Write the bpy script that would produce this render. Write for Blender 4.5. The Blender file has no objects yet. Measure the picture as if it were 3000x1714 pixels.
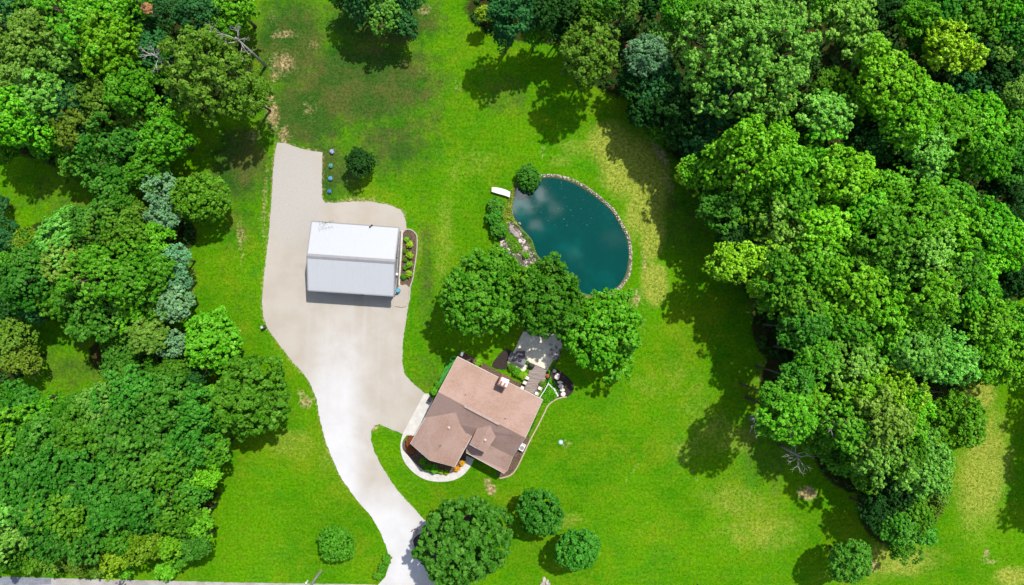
import bpy, bmesh, math, random
import numpy as np
from mathutils import Vector, Matrix

# ---------------------------------------------------------------- camera, light, exposure
H = 105.0                      # drone height above the lawn, metres
S = 20.0                       # photo pixels (3000 wide) per metre on the ground
scene = bpy.context.scene
col = scene.collection
def P(px, py, z=0.0):
    k = (H - z) / H / S
    return Vector(((px - 1500) * k, (857 - py) * k, z))

cam = bpy.data.cameras.new('camera')
cam.sensor_width = 36.0
cam.lens = 36.0 * H / 150.0
cam.clip_start = 0.5
cam.clip_end = 3000
co = bpy.data.objects.new('camera', cam)
co.location = (0, 0, H)
co.rotation_euler = (0, 0, 0)
col.objects.link(co)
scene.camera = co

SUN_DIR = Vector((0.33, 0.50, 1.0)).normalized()
elev = math.asin(SUN_DIR.z)
az = math.atan2(SUN_DIR.x, SUN_DIR.y)          # clockwise from +Y
world = bpy.data.worlds.new("World")
scene.world = world
world.use_nodes = True
nt = world.node_tree
nt.nodes.clear()
wo = nt.nodes.new('ShaderNodeOutputWorld')
bg = nt.nodes.new('ShaderNodeBackground')
sky = nt.nodes.new('ShaderNodeTexSky')
sky.sky_type = 'NISHITA'
sky.sun_disc = False
sky.sun_elevation = elev
sky.sun_rotation = az
sky.altitude = 200
sky.dust_density = 1.5
bg.inputs['Strength'].default_value = 0.14
# sunlit cumulus high overhead (they are what the pond mirrors)
tc = nt.nodes.new('ShaderNodeTexCoord')
def wmath(op, a, b=None, c=None):
    n = nt.nodes.new('ShaderNodeMath'); n.operation = op
    for i, v in enumerate((a, b, c)):
        if v is None: continue
        if isinstance(v, (int, float)): n.inputs[i].default_value = v
        else: nt.links.new(v, n.inputs[i])
    return n.outputs[0]
nz = nt.nodes.new('ShaderNodeTexNoise')
nz.inputs['Scale'].default_value = 60; nz.inputs['Detail'].default_value = 5; nz.inputs['Roughness'].default_value = 0.5
nt.links.new(tc.outputs['Generated'], nz.inputs['Vector'])
facs = None
for cx, cy, r, st in ((0.014, 0.126, 0.019, 1.0), (0.040, 0.137, 0.015, 1.0), (0.030, 0.094, 0.010, .55), (.056, .115, .013, .35), (.086, .050, .014, .07), (.142, .070, .016, .07), (-.5, .3, .2, .12), (.55, -.3, .2, .12), (.2, -.6, .15, .12)):
    vs = nt.nodes.new('ShaderNodeVectorMath'); vs.operation = 'DISTANCE'
    nt.links.new(tc.outputs['Generated'], vs.inputs[0])
    vs.inputs[1].default_value = Vector((cx, cy, math.sqrt(1 - cx * cx - cy * cy)))
    d = wmath('DIVIDE', vs.outputs['Value'], r)
    d = wmath('ADD', d, wmath('MULTIPLY', wmath('SUBTRACT', nz.outputs[0], 0.5), 3.4))
    mr = nt.nodes.new('ShaderNodeMapRange'); mr.interpolation_type = 'SMOOTHERSTEP'
    mr.inputs['From Min'].default_value = 1.35; mr.inputs['From Max'].default_value = 0.25
    mr.inputs['To Max'].default_value = st
    nt.links.new(d, mr.inputs['Value'])
    facs = mr.outputs[0] if facs is None else wmath('MAXIMUM', facs, mr.outputs[0])
mx = nt.nodes.new('ShaderNodeMix'); mx.data_type = 'RGBA'
nt.links.new(facs, mx.inputs[0])
nt.links.new(sky.outputs[0], mx.inputs[6])
mx.inputs[7].default_value = (105, 107, 112, 1)
nt.links.new(mx.outputs[2], bg.inputs['Color'])
nt.links.new(bg.outputs[0], wo.inputs['Surface'])

sl = bpy.data.lights.new('sun', 'SUN')
sl.energy = 5.0
sl.angle = math.radians(0.9)
sl.color = (1.0, 0.965, 0.90)
so = bpy.data.objects.new('sun', sl)
so.rotation_euler = SUN_DIR.to_track_quat('Z', 'Y').to_euler()
so.location = (0, 0, 60)
col.objects.link(so)

scene.view_settings.view_transform = 'Standard'
scene.view_settings.look = 'None'
scene.view_settings.exposure = 0.36
scene.view_settings.gamma = 1.0
scene.cycles.max_bounces = 6

# ---------------------------------------------------------------- helpers
def tag(o, label=None, cat=None, group=None, kind=None):
    if label: o['label'] = label
    if cat: o['category'] = cat
    if group: o['group'] = group
    if kind: o['kind'] = kind
    return o
def empty(name, loc, label, cat, group=None, rz=0):
    o = bpy.data.objects.new(name, None)
    o.location = loc; o.rotation_euler = (0, 0, rz); o.empty_display_size = .3
    col.objects.link(o)
    return tag(o, label, cat, group)
def link(name, me, parent=None, mat=None):
    o = bpy.data.objects.new(name, me)
    if mat and not me.materials: me.materials.append(mat)
    col.objects.link(o)
    if parent: o.parent = parent
    return o
class MB:
    """collects simple shapes into one mesh"""
    def __init__(s): s.v = []; s.f = []
    def add(s, vs, fs):
        b = len(s.v); s.v += [tuple(v) for v in vs]; s.f += [tuple(b + i for i in f) for f in fs]; return s
    def box(s, c, d, rz=0, top=1.0):
        x, y, z = d[0] / 2, d[1] / 2, d[2] / 2
        vs = []
        for sz, k in ((-1, 1), (1, top)):
            for a, b in ((-1, -1), (1, -1), (1, 1), (-1, 1)):
                X, Y = a * x * k, b * y * k
                vs.append((c[0] + X * math.cos(rz) - Y * math.sin(rz), c[1] + X * math.sin(rz) + Y * math.cos(rz), c[2] + sz * z))
        return s.add(vs, [(0, 3, 2, 1), (4, 5, 6, 7), (0, 1, 5, 4), (1, 2, 6, 5), (2, 3, 7, 6), (3, 0, 4, 7)])
    def prism(s, pts, z0, z1):
        n = len(pts)
        vs = [(p[0], p[1], z0) for p in pts] + [(p[0], p[1], z1) for p in pts]
        return s.add(vs, [tuple(range(n - 1, -1, -1)), tuple(range(n, 2 * n))] + [(i, (i + 1) % n, n + (i + 1) % n, n + i) for i in range(n)])
    def slab(s, pts, t):
        """thick sheet, pts is its top outline (anticlockwise from above)"""
        n = len(pts)
        a = sum((Vector(pts[i]).cross(Vector(pts[(i + 1) % n])) for i in range(n)), Vector())
        if a.z < 0: pts = pts[::-1]
        vs = [tuple(p) for p in pts] + [(p[0], p[1], p[2] - t) for p in pts]
        return s.add(vs, [tuple(range(n)), tuple(range(2 * n - 1, n - 1, -1))] + [(i, n + i, n + (i + 1) % n, (i + 1) % n) for i in range(n)])
    def bar(s, a, b, w, h, up=Vector((0, 0, 1))):
        a, b = Vector(a), Vector(b); d = (b - a).normalized(); r = d.cross(up)
        if r.length < 1e-4: r = Vector((1, 0, 0))
        r = r.normalized() * w / 2; u = r.cross(d).normalized() * h / 2
        vs = [a - r - u, a + r - u, a + r + u, a - r + u, b - r - u, b + r - u, b + r + u, b - r + u]
        return s.add(vs, [(0, 1, 2, 3), (7, 6, 5, 4), (0, 4, 5, 1), (1, 5, 6, 2), (2, 6, 7, 3), (3, 7, 4, 0)])
    def tube(s, pts, rs, n=6):
        rings = []
        for i, p in enumerate(pts):
            p = Vector(p)
            d = (Vector(pts[min(i + 1, len(pts) - 1)]) - Vector(pts[max(i - 1, 0)])).normalized()
            a = d.cross(Vector((0.3, 0.9, 0.2))).normalized(); b = d.cross(a)
            rings.append([p + (a * math.cos(t) + b * math.sin(t)) * rs[i] for t in [k * 2 * math.pi / n for k in range(n)]])
        base = []; fs = []
        for r in rings: base += r
        for i in range(len(pts) - 1):
            for k in range(n):
                fs.append((i * n + k, i * n + (k + 1) % n, (i + 1) * n + (k + 1) % n, (i + 1) * n + k))
        fs.append(tuple(range(n))[::-1]); fs.append(tuple((len(pts) - 1) * n + k for k in range(n)))
        return s.add(base, fs)
    def cyl(s, c, r, h, n=16, r2=None):
        r2 = r if r2 is None else r2
        vs = [(c[0] + r * math.cos(k * 2 * math.pi / n), c[1] + r * math.sin(k * 2 * math.pi / n), c[2]) for k in range(n)]
        vs += [(c[0] + r2 * math.cos(k * 2 * math.pi / n), c[1] + r2 * math.sin(k * 2 * math.pi / n), c[2] + h) for k in range(n)]
        return s.add(vs, [tuple(range(n - 1, -1, -1)), tuple(range(n, 2 * n))] + [(k, (k + 1) % n, n + (k + 1) % n, n + k) for k in range(n)])
    def rock(s, c, sx, sy, sz, rnd, rz=0):
        bm = bmesh.new(); bmesh.ops.create_icosphere(bm, subdivisions=2, radius=1)
        ph = [rnd.uniform(0, 6) for _ in range(6)]
        b = len(s.v); bm.verts.ensure_lookup_table()
        for v in bm.verts:
            q = v.co; k = 1 + .16 * math.sin(3 * q.x + ph[0]) + .14 * math.sin(3.3 * q.y + ph[1]) + .12 * math.sin(4 * q.z + ph[2]) + .07 * math.sin(7 * q.x + 5 * q.y + ph[3])
            x, y = q.x * k * sx, q.y * k * sy
            s.v.append((c[0] + x * math.cos(rz) - y * math.sin(rz), c[1] + x * math.sin(rz) + y * math.cos(rz), c[2] + max(-.4, min(.75, q.z * k)) * sz))
        for f in bm.faces: s.f.append(tuple(b + v.index for v in f.verts))
        bm.free(); return s
    def mesh(s, name, mat=None, smooth=False):
        me = bpy.data.meshes.new(name); me.from_pydata(s.v, [], s.f); me.update()
        if mat: me.materials.append(mat)
        if smooth: me.polygons.foreach_set('use_smooth', [True] * len(me.polygons))
        return me
    def build(s, name, mat, parent=None, smooth=False, bevel=0):
        o = link(name, s.mesh(name, mat, smooth), parent)
        if bevel:
            m = o.modifiers.new('bevel', 'BEVEL'); m.width = bevel; m.segments = 2; m.limit_method = 'ANGLE'
        return o

def crom(pts, n=6, closed=True):
    """smooth closed curve through pixel points"""
    out = []; N = len(pts)
    rng = range(N) if closed else range(N - 1)
    for i in rng:
        if closed: p = [pts[(i - 1) % N], pts[i], pts[(i + 1) % N], pts[(i + 2) % N]]
        else: p = [pts[max(i - 1, 0)], pts[i], pts[i + 1], pts[min(i + 2, N - 1)]]
        for k in range(n):
            t = k / n
            out.append(tuple(0.5 * ((2 * p[1][j]) + (-p[0][j] + p[2][j]) * t + (2 * p[0][j] - 5 * p[1][j] + 4 * p[2][j] - p[3][j]) * t * t + (-p[0][j] + 3 * p[1][j] - 3 * p[2][j] + p[3][j]) * t ** 3) for j in (0, 1)))
    if not closed: out.append(tuple(pts[-1]))
    return out
def sheet(name, pxpts, z, mat, label=None, cat=None, kind='structure', thick=0.0, parent=None, smooth=0, jag=0, seed=1):
    """a flat polygon lying on the ground, outline in photo pixels"""
    pts = crom(pxpts, smooth) if smooth else pxpts
    if jag:
        rnd = random.Random(seed); q = []
        for i in range(len(pts)):
            a, b = pts[i], pts[(i + 1) % len(pts)]
            L = math.dist(a, b); m = max(1, int(L / 6))
            for k in range(m):
                t = k / m
                q.append((a[0] + (b[0] - a[0]) * t + rnd.uniform(-jag, jag), a[1] + (b[1] - a[1]) * t + rnd.uniform(-jag, jag)))
        pts = q
    bm = bmesh.new()
    vs = [bm.verts.new(P(x, y, 0) + Vector((0, 0, z))) for x, y in pts]
    f = bm.faces.new(vs); bm.normal_update()
    if f.normal.z < 0: f.normal_flip()
    if thick:
        r = bmesh.ops.extrude_face_region(bm, geom=[f])
        for v in [g for g in r['geom'] if isinstance(g, bmesh.types.BMVert)]: v.co.z -= thick
        bmesh.ops.recalc_face_normals(bm, faces=bm.faces)
    bmesh.ops.triangulate(bm, faces=bm.faces, ngon_method='EAR_CLIP')
    me = bpy.data.meshes.new(name); bm.to_mesh(me); bm.free()
    o = link(name, me, parent, mat)
    if kind: o['kind'] = kind
    if label: o['label'] = label
    if cat: o['category'] = cat
    return o
def edging(name, pxpts, w, h, mat, label=None, cat=None, smooth=5, closed=False, z=0.0):
    pts = [P(x, y) for x, y in (crom(pxpts, smooth, closed) if smooth else pxpts)]
    if closed: pts.append(pts[0])
    vs = []; fs = []
    for i, p in enumerate(pts):
        d = (pts[min(i + 1, len(pts) - 1)] - pts[max(i - 1, 0)]).normalized(); r = Vector((d.y, -d.x, 0)) * w / 2
        vs += [p - r + Vector((0, 0, z - .05)), p + r + Vector((0, 0, z - .05)), p + r + Vector((0, 0, z + h)), p - r + Vector((0, 0, z + h))]
        if i:
            a, b = 4 * i - 4, 4 * i
            fs += [(a + k, b + k, b + (k + 1) % 4, a + (k + 1) % 4) for k in range(4)]
    fs += [(0, 3, 2, 1), tuple(len(vs) - 4 + k for k in range(4))]
    o = MB().add(vs, fs).build(name, mat)
    bm = bmesh.new(); bm.from_mesh(o.data); bmesh.ops.recalc_face_normals(bm, faces=bm.faces[:]); bm.to_mesh(o.data); bm.free()
    return tag(o, label, cat)

# ---------------------------------------------------------------- node material helper
class Mat:
    def __init__(s, name, rough=0.8, spec=0.3):
        s.m = bpy.data.materials.new(name); s.m.use_nodes = True; s.t = s.m.node_tree
        s.b = s.t.nodes['Principled BSDF']; s.out = s.t.nodes['Material Output']
        s.b.inputs['Roughness'].default_value = rough; s.b.inputs['Specular IOR Level'].default_value = spec
        s._pos = None
    def n(s, t, **k):
        x = s.t.nodes.new(t)
        for a, b in k.items(): setattr(x, a, b)
        return x
    def set(s, i, v):
        if hasattr(v, 'is_linked') or hasattr(v, 'links'): s.t.links.new(v, i)
        elif isinstance(v, (tuple, list)) and len(v) == 3 and i.type == 'RGBA': i.default_value = (*v, 1)
        else: i.default_value = v
    def pos(s):
        if s._pos is None: s._pos = s.n('ShaderNodeNewGeometry').outputs['Position']
        return s._pos
    def obj(s): return s.n('ShaderNodeTexCoord').outputs['Object']
    def noise(s, scale, detail=4, rough=.6, vec=None, dist=0, stretch=None):
        x = s.n('ShaderNodeTexNoise'); v = vec if vec is not None else s.pos()
        if stretch:
            mp = s.n('ShaderNodeMapping'); s.set(mp.inputs['Vector'], v); mp.inputs['Scale'].default_value = stretch[:3]
            if len(stretch) > 3: mp.inputs['Rotation'].default_value[2] = stretch[3]
            v = mp.outputs[0]
        s.set(x.inputs['Vector'], v); x.inputs['Scale'].default_value = scale; x.inputs['Detail'].default_value = detail
        x.inputs['Roughness'].default_value = rough; x.inputs['Distortion'].default_value = dist
        return x.outputs[0]
    def rng(s, v, a, b, c=0., d=1., smooth=True):
        x = s.n('ShaderNodeMapRange'); x.interpolation_type = 'SMOOTHSTEP' if smooth else 'LINEAR'
        s.set(x.inputs['Value'], v)
        for i, q in zip((1, 2, 3, 4), (a, b, c, d)): x.inputs[i].default_value = q
        return x.outputs[0]
    def math(s, op, a, b=0.):
        x = s.n('ShaderNodeMath'); x.operation = op; s.set(x.inputs[0], a); s.set(x.inputs[1], b); return x.outputs[0]
    def mix(s, f, a, b, mode='MIX'):
        x = s.n('ShaderNodeMix'); x.data_type = 'RGBA'; x.blend_type = mode
        s.set(x.inputs[0], f); s.set(x.inputs[6], a); s.set(x.inputs[7], b); return x.outputs[2]
    def blob(s, px, py, rx, ry=None, soft=.6, wob=.5, scale=.25):
        """soft irregular patch of the surface centred on a place"""
        ry = ry or rx; c = P(px, py)
        a = s.n('ShaderNodeVectorMath', operation='SUBTRACT'); s.set(a.inputs[0], s.pos()); a.inputs[1].default_value = c
        b = s.n('ShaderNodeVectorMath', operation='MULTIPLY'); s.set(b.inputs[0], a.outputs[0]); b.inputs[1].default_value = (S / rx, S / ry, 0)
        l = s.n('ShaderNodeVectorMath', operation='LENGTH'); s.set(l.inputs[0], b.outputs[0])
        d = s.math('ADD', l.outputs['Value'], s.math('MULTIPLY', s.math('SUBTRACT', s.noise(scale, 5), .5), wob * 4))
        return s.rng(d, 1 + soft, 1 - soft)
    def color(s, c, k=.75):
        s.set(s.b.inputs['Base Color'], c if k == 1 else s.mix(1., c, (k, k, k), 'MULTIPLY')); return s
    def bump(s, h, strength=.3, dist=.05):
        x = s.n('ShaderNodeBump'); s.set(x.inputs['Height'], h); x.inputs['Strength'].default_value = strength; x.inputs['Distance'].default_value = dist
        s.set(s.b.inputs['Normal'], x.outputs[0]); return s
def simple(name, c, rough=.7, var=.12, scale=3., spec=.3, metal=0, bump=0.):
    m = Mat(name, rough, spec)
    f = m.rng(m.noise(scale, 5, vec=m.obj()), .3, .7)
    m.color(m.mix(f, tuple(x * (1 - var) for x in c), tuple(min(1, x * (1 + var)) for x in c)))
    m.b.inputs['Metallic'].default_value = metal
    if bump: m.bump(m.noise(scale * 6, 4, vec=m.obj()), bump)
    return m.m

# ================================================================ GROUND
POND = [(1512, 551), (1501, 603), (1504, 634), (1518, 656), (1537, 678), (1556, 700), (1565, 727), (1578, 752), (1609, 774), (1642, 790), (1664, 815), (1686, 843), (1705, 858), (1735, 864), (1771, 859), (1806, 845), (1828, 818), (1839, 788), (1843, 744), (1837, 700), (1818, 661), (1793, 620), (1754, 584), (1708, 551), (1669, 532), (1628, 521), (1592, 521), (1562, 530), (1530, 540)]
pond_px = crom(POND, 6)
pond_w = np.array([P(x, y)[:2] for x, y in pond_px])
def sdist(X, Y, poly):
    d = np.full(X.shape, 1e9); ins = np.zeros(X.shape, bool); n = len(poly)
    for i in range(n):
        ax, ay = poly[i]; bx, by = poly[(i + 1) % n]
        dx, dy = bx - ax, by - ay
        t = np.clip(((X - ax) * dx + (Y - ay) * dy) / (dx * dx + dy * dy + 1e-12), 0, 1)
        d = np.minimum(d, np.hypot(X - ax - t * dx, Y - ay - t * dy))
        c = ((ay > Y) != (by > Y)) & (X < (bx - ax) * (Y - ay) / (by - ay + 1e-12) + ax)
        ins ^= c
    return np.where(ins, -d, d)
DRIVE = [(812, 417), (804, 460), (799, 520), (795, 600), (786, 700), (775, 800), (768, 880), (771, 925), (785, 965), (815, 1005), (850, 1052), (880, 1085), (905, 1115), (928, 1172), (938, 1230), (951, 1285), (968, 1330), (1000, 1402), (1045, 1465), (1087, 1512), (1115, 1560), (1133, 1605), (1141, 1655), (1128, 1690), (1108, 1712), (1098, 1740),
         (1300, 1740), (1275, 1650), (1268, 1590), (1255, 1535), (1215, 1492), (1165, 1437), (1120, 1370), (1098, 1325), (1087, 1290), (1087, 1262), (1098, 1246), (1112, 1243), (1180, 1271), (1205, 1240), (1247, 1163), (1243, 1150), (1215, 1127), (1186, 1097), (1178, 1062), (1181, 1000), (1189, 940), (1196, 895), (1203, 850), (1204, 700), (1192, 672), (1187, 640), (1174, 615), (1145, 602), (1090, 591), (1030, 590), (985, 594), (952, 593), (944, 580), (943, 530), (945, 447), (900, 440), (866, 431), (836, 419)]
DRY = [(1790, 420, 70, 60, 0, .75), (1850, 490, 85, 80, -40, .95), (1895, 580, 50, 110, 20, .95), (1912, 690, 34, 90, 8, .8), (1918, 830, 38, 60, 0, .9), (1690, 430, 60, 40, 0, .35), (1640, 470, 40, 20, 0, .4),
       (2120, 1270, 110, 60, 20, .4), (2160, 1470, 130, 60, 10, .36), (2040, 1180, 60, 120, 0, .25), (2880, 1380, 75, 190, 8, .62), (2870, 1150, 50, 60, 0, .75), (2620, 1640, 130, 50, 0, .6), (2970, 1690, 60, 30, 0, .7),
       (1370, 480, 100, 50, -20, .28), (1300, 700, 30, 160, 5, .35), (860, 1300, 90, 50, 10, .35), (960, 1330, 30, 60, 20, .3), (2230, 1560, 140, 60, 0, .4), (1980, 1100, 40, 60, 0, .3), (1900, 1130, 60, 40, 0, .3), (2020, 1320, 90, 60, 0, .3), (1650, 1530, 60, 20, -15, .4),
       (770, 800, 60, 60, 0, .1), (2500, 1690, 120, 30, 0, .3), (1230, 720, 10, 60, 0, .3)]
DIRT = [(830, 100, 45, 16, 0, .6), (828, 185, 42, 36, 0, .68), (805, 225, 24, 20, 0, .5), (795, 325, 20, 66, -10, .8), (832, 395, 22, 34, 10, .62), (745, 400, 26, 24, 0, .5), (706, 690, 16, 50, 0, .55), (709, 755, 8, 60, 0, .45), (905, 320, 26, 40, 0, .42), (917, 130, 30, 22, 0, .4),
        (562, 820, 12, 60, 0, .5), (2365, 1445, 30, 20, 0, 1.), (1428, 1412, 10, 14, 0, .9), (1438, 1432, 16, 20, -30, .9), (1862, 872, 26, 30, 0, .62), (1887, 765, 8, 50, 0, .6), (1590, 445, 8, 26, 0, .55), (2270, 1110, 60, 90, 0, .5),
        (2285, 1140, 30, 30, 0, .7), (2220, 910, 40, 30, 0, .5), (1935, 450, 14, 60, -30, .75), (1945, 470, 10, 20, 0, .8), (1960, 540, 14, 50, -20, .55), (2890, 1620, 10, 22, 0, .7), (2900, 1645, 34, 9, 0, .6), (1243, 30, 22, 20, 0, .6), (1240, 215, 26, 18, 0, .3), (1340, 250, 16, 26, -30, .4),
        (880, 1150, 16, 18, 0, .5), (896, 1178, 22, 22, 0, .7), (1096, 1250, 13, 18, 0, .8), (775, 600, 9, 130, 3, .55), (760, 640, 8, 14, 0, .5), (1060, 584, 70, 8, 3, .6), (1185, 640, 8, 30, 0, .5), (1660, 1300, 18, 18, 0, .45), (2550, 1660, 26, 20, 0, .72),
        (100, 1090, 20, 26, 0, .45), (480, 120, 24, 16, 0, .6), (800, 60, 14, 40, -20, .4), (2030, 1390, 90, 8, 55, .42), (1860, 1375, 6, 70, 35, .42), (2200, 1340, 30, 40, 0, .2), (1420, 205, 26, 22, 0, .3), (1300, 945, 8, 8, 0, .5), (1880, 940, 14, 40, 0, .4)]
ROUGH_AND_SHADE = [(1060, 240, 210, 120, 0, .95), (900, 330, 120, 110, 0, .85), (850, 130, 110, 150, 0, .8), (960, 500, 110, 90, 0, .7), (700, 480, 90, 110, 0, .8), (1150, 420, 120, 100, 0, .6), (1120, 60, 160, 80, 0, .9), (1240, 330, 80, 120, 0, .4), (600, 330, 60, 60, 0, .3),  # rough meadow, plus some tree shade painted in as dark grass
         (1480, 280, 100, 60, 0, .4), (1250, 800, 30, 200, 0, .45), (1260, 1100, 60, 90, 0, .3), (700, 650, 60, 90, 0, .35), (160, 560, 140, 90, 0, .35), (200, 1080, 130, 80, 0, .4), (2250, 1300, 110, 160, 0, .4), (720, 900, 40, 160, 0, .2), (2000, 600, 90, 180, 0, .4)]
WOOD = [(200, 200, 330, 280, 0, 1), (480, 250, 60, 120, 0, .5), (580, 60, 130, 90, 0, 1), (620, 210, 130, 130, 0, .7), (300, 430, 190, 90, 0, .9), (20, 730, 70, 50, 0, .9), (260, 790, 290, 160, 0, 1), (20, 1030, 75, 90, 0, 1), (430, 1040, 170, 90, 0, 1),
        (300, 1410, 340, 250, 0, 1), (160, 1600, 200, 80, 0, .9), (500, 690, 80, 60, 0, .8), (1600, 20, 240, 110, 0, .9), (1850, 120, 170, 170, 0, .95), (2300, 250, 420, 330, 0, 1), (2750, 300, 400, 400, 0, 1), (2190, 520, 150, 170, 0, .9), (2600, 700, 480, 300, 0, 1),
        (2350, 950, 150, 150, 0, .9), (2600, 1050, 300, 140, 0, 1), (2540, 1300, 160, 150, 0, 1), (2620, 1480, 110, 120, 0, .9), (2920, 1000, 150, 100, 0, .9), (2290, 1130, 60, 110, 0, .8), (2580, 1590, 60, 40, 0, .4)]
def maskf(lst, X, Y, soft=.35):
    """X,Y in photo pixels on the ground"""
    out = np.zeros(X.shape)
    for cx, cy, rx, ry, a, st in lst:
        a = math.radians(a); dx, dy = X - cx, Y - cy
        u = (dx * math.cos(a) + dy * math.sin(a)) / rx; v = (-dx * math.sin(a) + dy * math.cos(a)) / ry
        d = np.sqrt(u * u + v * v)
        out = np.maximum(out, st * np.clip((1 + soft - d) / (2 * soft), 0, 1))
    return out
def ground():
    xs = np.concatenate([[-900, -400, -200, -120, -95], np.arange(-80, 80.01, .42), [95, 120, 200, 400, 900]])
    ys = np.concatenate([[-900, -400, -200, -100, -65], np.arange(-48, 48.01, .42), [65, 100, 200, 400, 900]])
    X, Y = np.meshgrid(xs, ys)
    nx, ny = len(xs), len(ys)
    sd = sdist(X, Y, pond_w)
    t = np.clip((0.35 - sd) / 1.6, 0, 1)
    Z = -1.5 * t * t * (3 - 2 * t)
    near = (np.abs(X) < 82) & (np.abs(Y) < 50)
    px = X * S + 1500; py = 857 - Y * S
    und = .05 * np.sin(X * .21 + 1) * np.cos(Y * .17) + .03 * np.sin(X * .5 + Y * .33)
    Z = Z - .02 + 0 * und
    me = bpy.data.meshes.new('lawn')
    me.vertices.add(nx * ny)
    me.vertices.foreach_set('co', np.stack([X, Y, Z], -1).astype(np.float32).ravel())
    i = np.arange(nx * ny).reshape(ny, nx)
    q = np.stack([i[:-1, :-1], i[:-1, 1:], i[1:, 1:], i[1:, :-1]], -1).reshape(-1, 4)
    me.loops.add(q.size); me.loops.foreach_set('vertex_index', q.ravel().astype(np.int32))
    me.polygons.add(len(q)); me.polygons.foreach_set('loop_start', (np.arange(len(q)) * 4).astype(np.int32))
    me.polygons.foreach_set('use_smooth', np.ones(len(q), bool))
    me.update(calc_edges=True); me.validate()
    dr = np.array([(( x - 1500) / S, (857 - y) / S) for x, y in DRIVE]); sdd = sdist(X, Y, dr)
    fringe = np.clip(.62 - np.abs(sdd) / 1.1, 0, .62) * np.where((X < -24) | (py < 640), 1., .55) * (py < 1500)
    c1 = np.stack([maskf(DRY, px, py, .5), np.maximum(maskf(DIRT, px, py, .6), fringe), maskf(ROUGH_AND_SHADE, px, py, .6), np.ones(X.shape)], -1)
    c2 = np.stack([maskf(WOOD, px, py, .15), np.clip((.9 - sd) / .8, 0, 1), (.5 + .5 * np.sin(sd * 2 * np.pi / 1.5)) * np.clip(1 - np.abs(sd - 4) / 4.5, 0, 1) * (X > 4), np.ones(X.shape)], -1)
    for nm, c in (('wear_and_shade', c1), ('floor', c2)):
        at = me.color_attributes.new(nm, 'FLOAT_COLOR', 'POINT'); at.data.foreach_set('color', c.astype(np.float32).ravel())
    m = Mat('lawn_grass', 1, 0.0)
    a1 = m.n('ShaderNodeAttribute', attribute_name='wear_and_shade'); a2 = m.n('ShaderNodeAttribute', attribute_name='floor')
    s1 = m.n('ShaderNodeSeparateColor'); m.set(s1.inputs[0], a1.outputs['Color'])
    s2 = m.n('ShaderNodeSeparateColor'); m.set(s2.inputs[0], a2.outputs['Color'])
    big = m.rng(m.noise(.07, 4, .55), .38, .62); mid = m.rng(m.noise(.35, 5, .65), .33, .67)
    fine = m.rng(m.noise(2.6, 6, .7), .3, .7); tiny = m.rng(m.noise(9, 3, .7), .3, .7)
    strk = m.rng(m.noise(1.2, 5, .7, stretch=(.18, 1.6, 1, math.radians(28))), .42, .62)
    c = m.mix(big, (.033, .155, .001), (.064, .205, .001))
    c = m.mix(m.math('MULTIPLY', mid, .6), c, (.088, .195, .002))
    c = m.mix(m.math('MULTIPLY', m.rng(m.noise(.11, 6, .72, dist=.4), .48, .66), .5), c, (.150, .205, .006))
    c = m.mix(m.math('MULTIPLY', m.rng(m.noise(.6, 6, .75, dist=.3), .54, .70), .5), c, (.055, .105, .005))
    c = m.mix(m.math('MULTIPLY', m.rng(m.noise(.16, 4, .6, dist=.6), .52, .72), .55), c, (.03, .165, .004))
    c = m.mix(m.math('MULTIPLY', strk, .13), c, (.16, .24, .02))
    # mown passes, running across the big front lawn
    wv = m.n('ShaderNodeTexWave', wave_type='BANDS', bands_direction='Y'); m.set(wv.inputs['Vector'], m.pos())
    wv.inputs['Scale'].default_value = .42; wv.inputs['Distortion'].default_value = 2.2; wv.inputs['Detail'].default_value = 3; wv.inputs['Detail Scale'].default_value = .5
    c = m.mix(m.math('MULTIPLY', wv.outputs[0], .07), c, (.035, .16, .003))
    c = m.mix(m.math('MULTIPLY', s2.outputs[2], .5), c, (.052, .24, .001))
    def jag(v, k=1.1): # ragged mask
        return m.rng(m.math('ADD', v, m.math('MULTIPLY', m.math('SUBTRACT', m.noise(.9, 7, .72), .5), k)), .38, .62)
    def soft(v, k=.9): return m.rng(m.math('ADD', v, m.math('MULTIPLY', m.math('SUBTRACT', m.noise(.5, 7, .75), .5), k)), .12, .72)
    rough = m.mix(mid, (.017, .066, .007), (.040, .080, .015))
    rough = m.mix(m.rng(m.noise(.22, 5, .7), .42, .62), rough, (.072, .078, .020))
    c = m.mix(m.math('MULTIPLY', soft(s1.outputs[2], 1.3), .93), c, rough)  # meadow tone, also laid where tree shade is painted in
    dry = m.mix(m.math('MULTIPLY', m.math('ADD', fine, tiny), .5), (.15, .20, .012), (.32, .32, .06))
    c = m.mix(m.math('MULTIPLY', soft(s1.outputs[0]), .82), c, dry)
    dirt = m.mix(fine, (.20, .13, .06), (.44, .31, .17))
    c = m.mix(m.math('MULTIPLY', m.rng(m.math('ADD', s1.outputs[1], m.math('MULTIPLY', m.math('SUBTRACT', m.noise(1.3, 8, .8), .5), 1.9)), .3, .85), .8), c, dirt)
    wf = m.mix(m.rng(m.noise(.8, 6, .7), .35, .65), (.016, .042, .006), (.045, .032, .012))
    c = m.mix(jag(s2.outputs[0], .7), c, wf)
    mud = m.mix(fine, (.16, .14, .07), (.07, .10, .03))
    c = m.mix(m.rng(s2.outputs[1], .3, .8), c, mud)
    k = m.math('ADD', m.math('MULTIPLY', fine, .62), m.math('MULTIPLY', tiny, .56))
    k = m.math('ADD', k, .44)
    hs = m.n('ShaderNodeHueSaturation'); m.set(hs.inputs['Value'], k); m.set(hs.inputs['Color'], c)
    m.color(hs.outputs[0], .84).bump(m.math('ADD', m.noise(5, 5, .8), m.noise(1.2, 4)), .55, .10)
    o = link('lawn', me, mat=m.m); tag(o, kind='structure')
ground()

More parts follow.
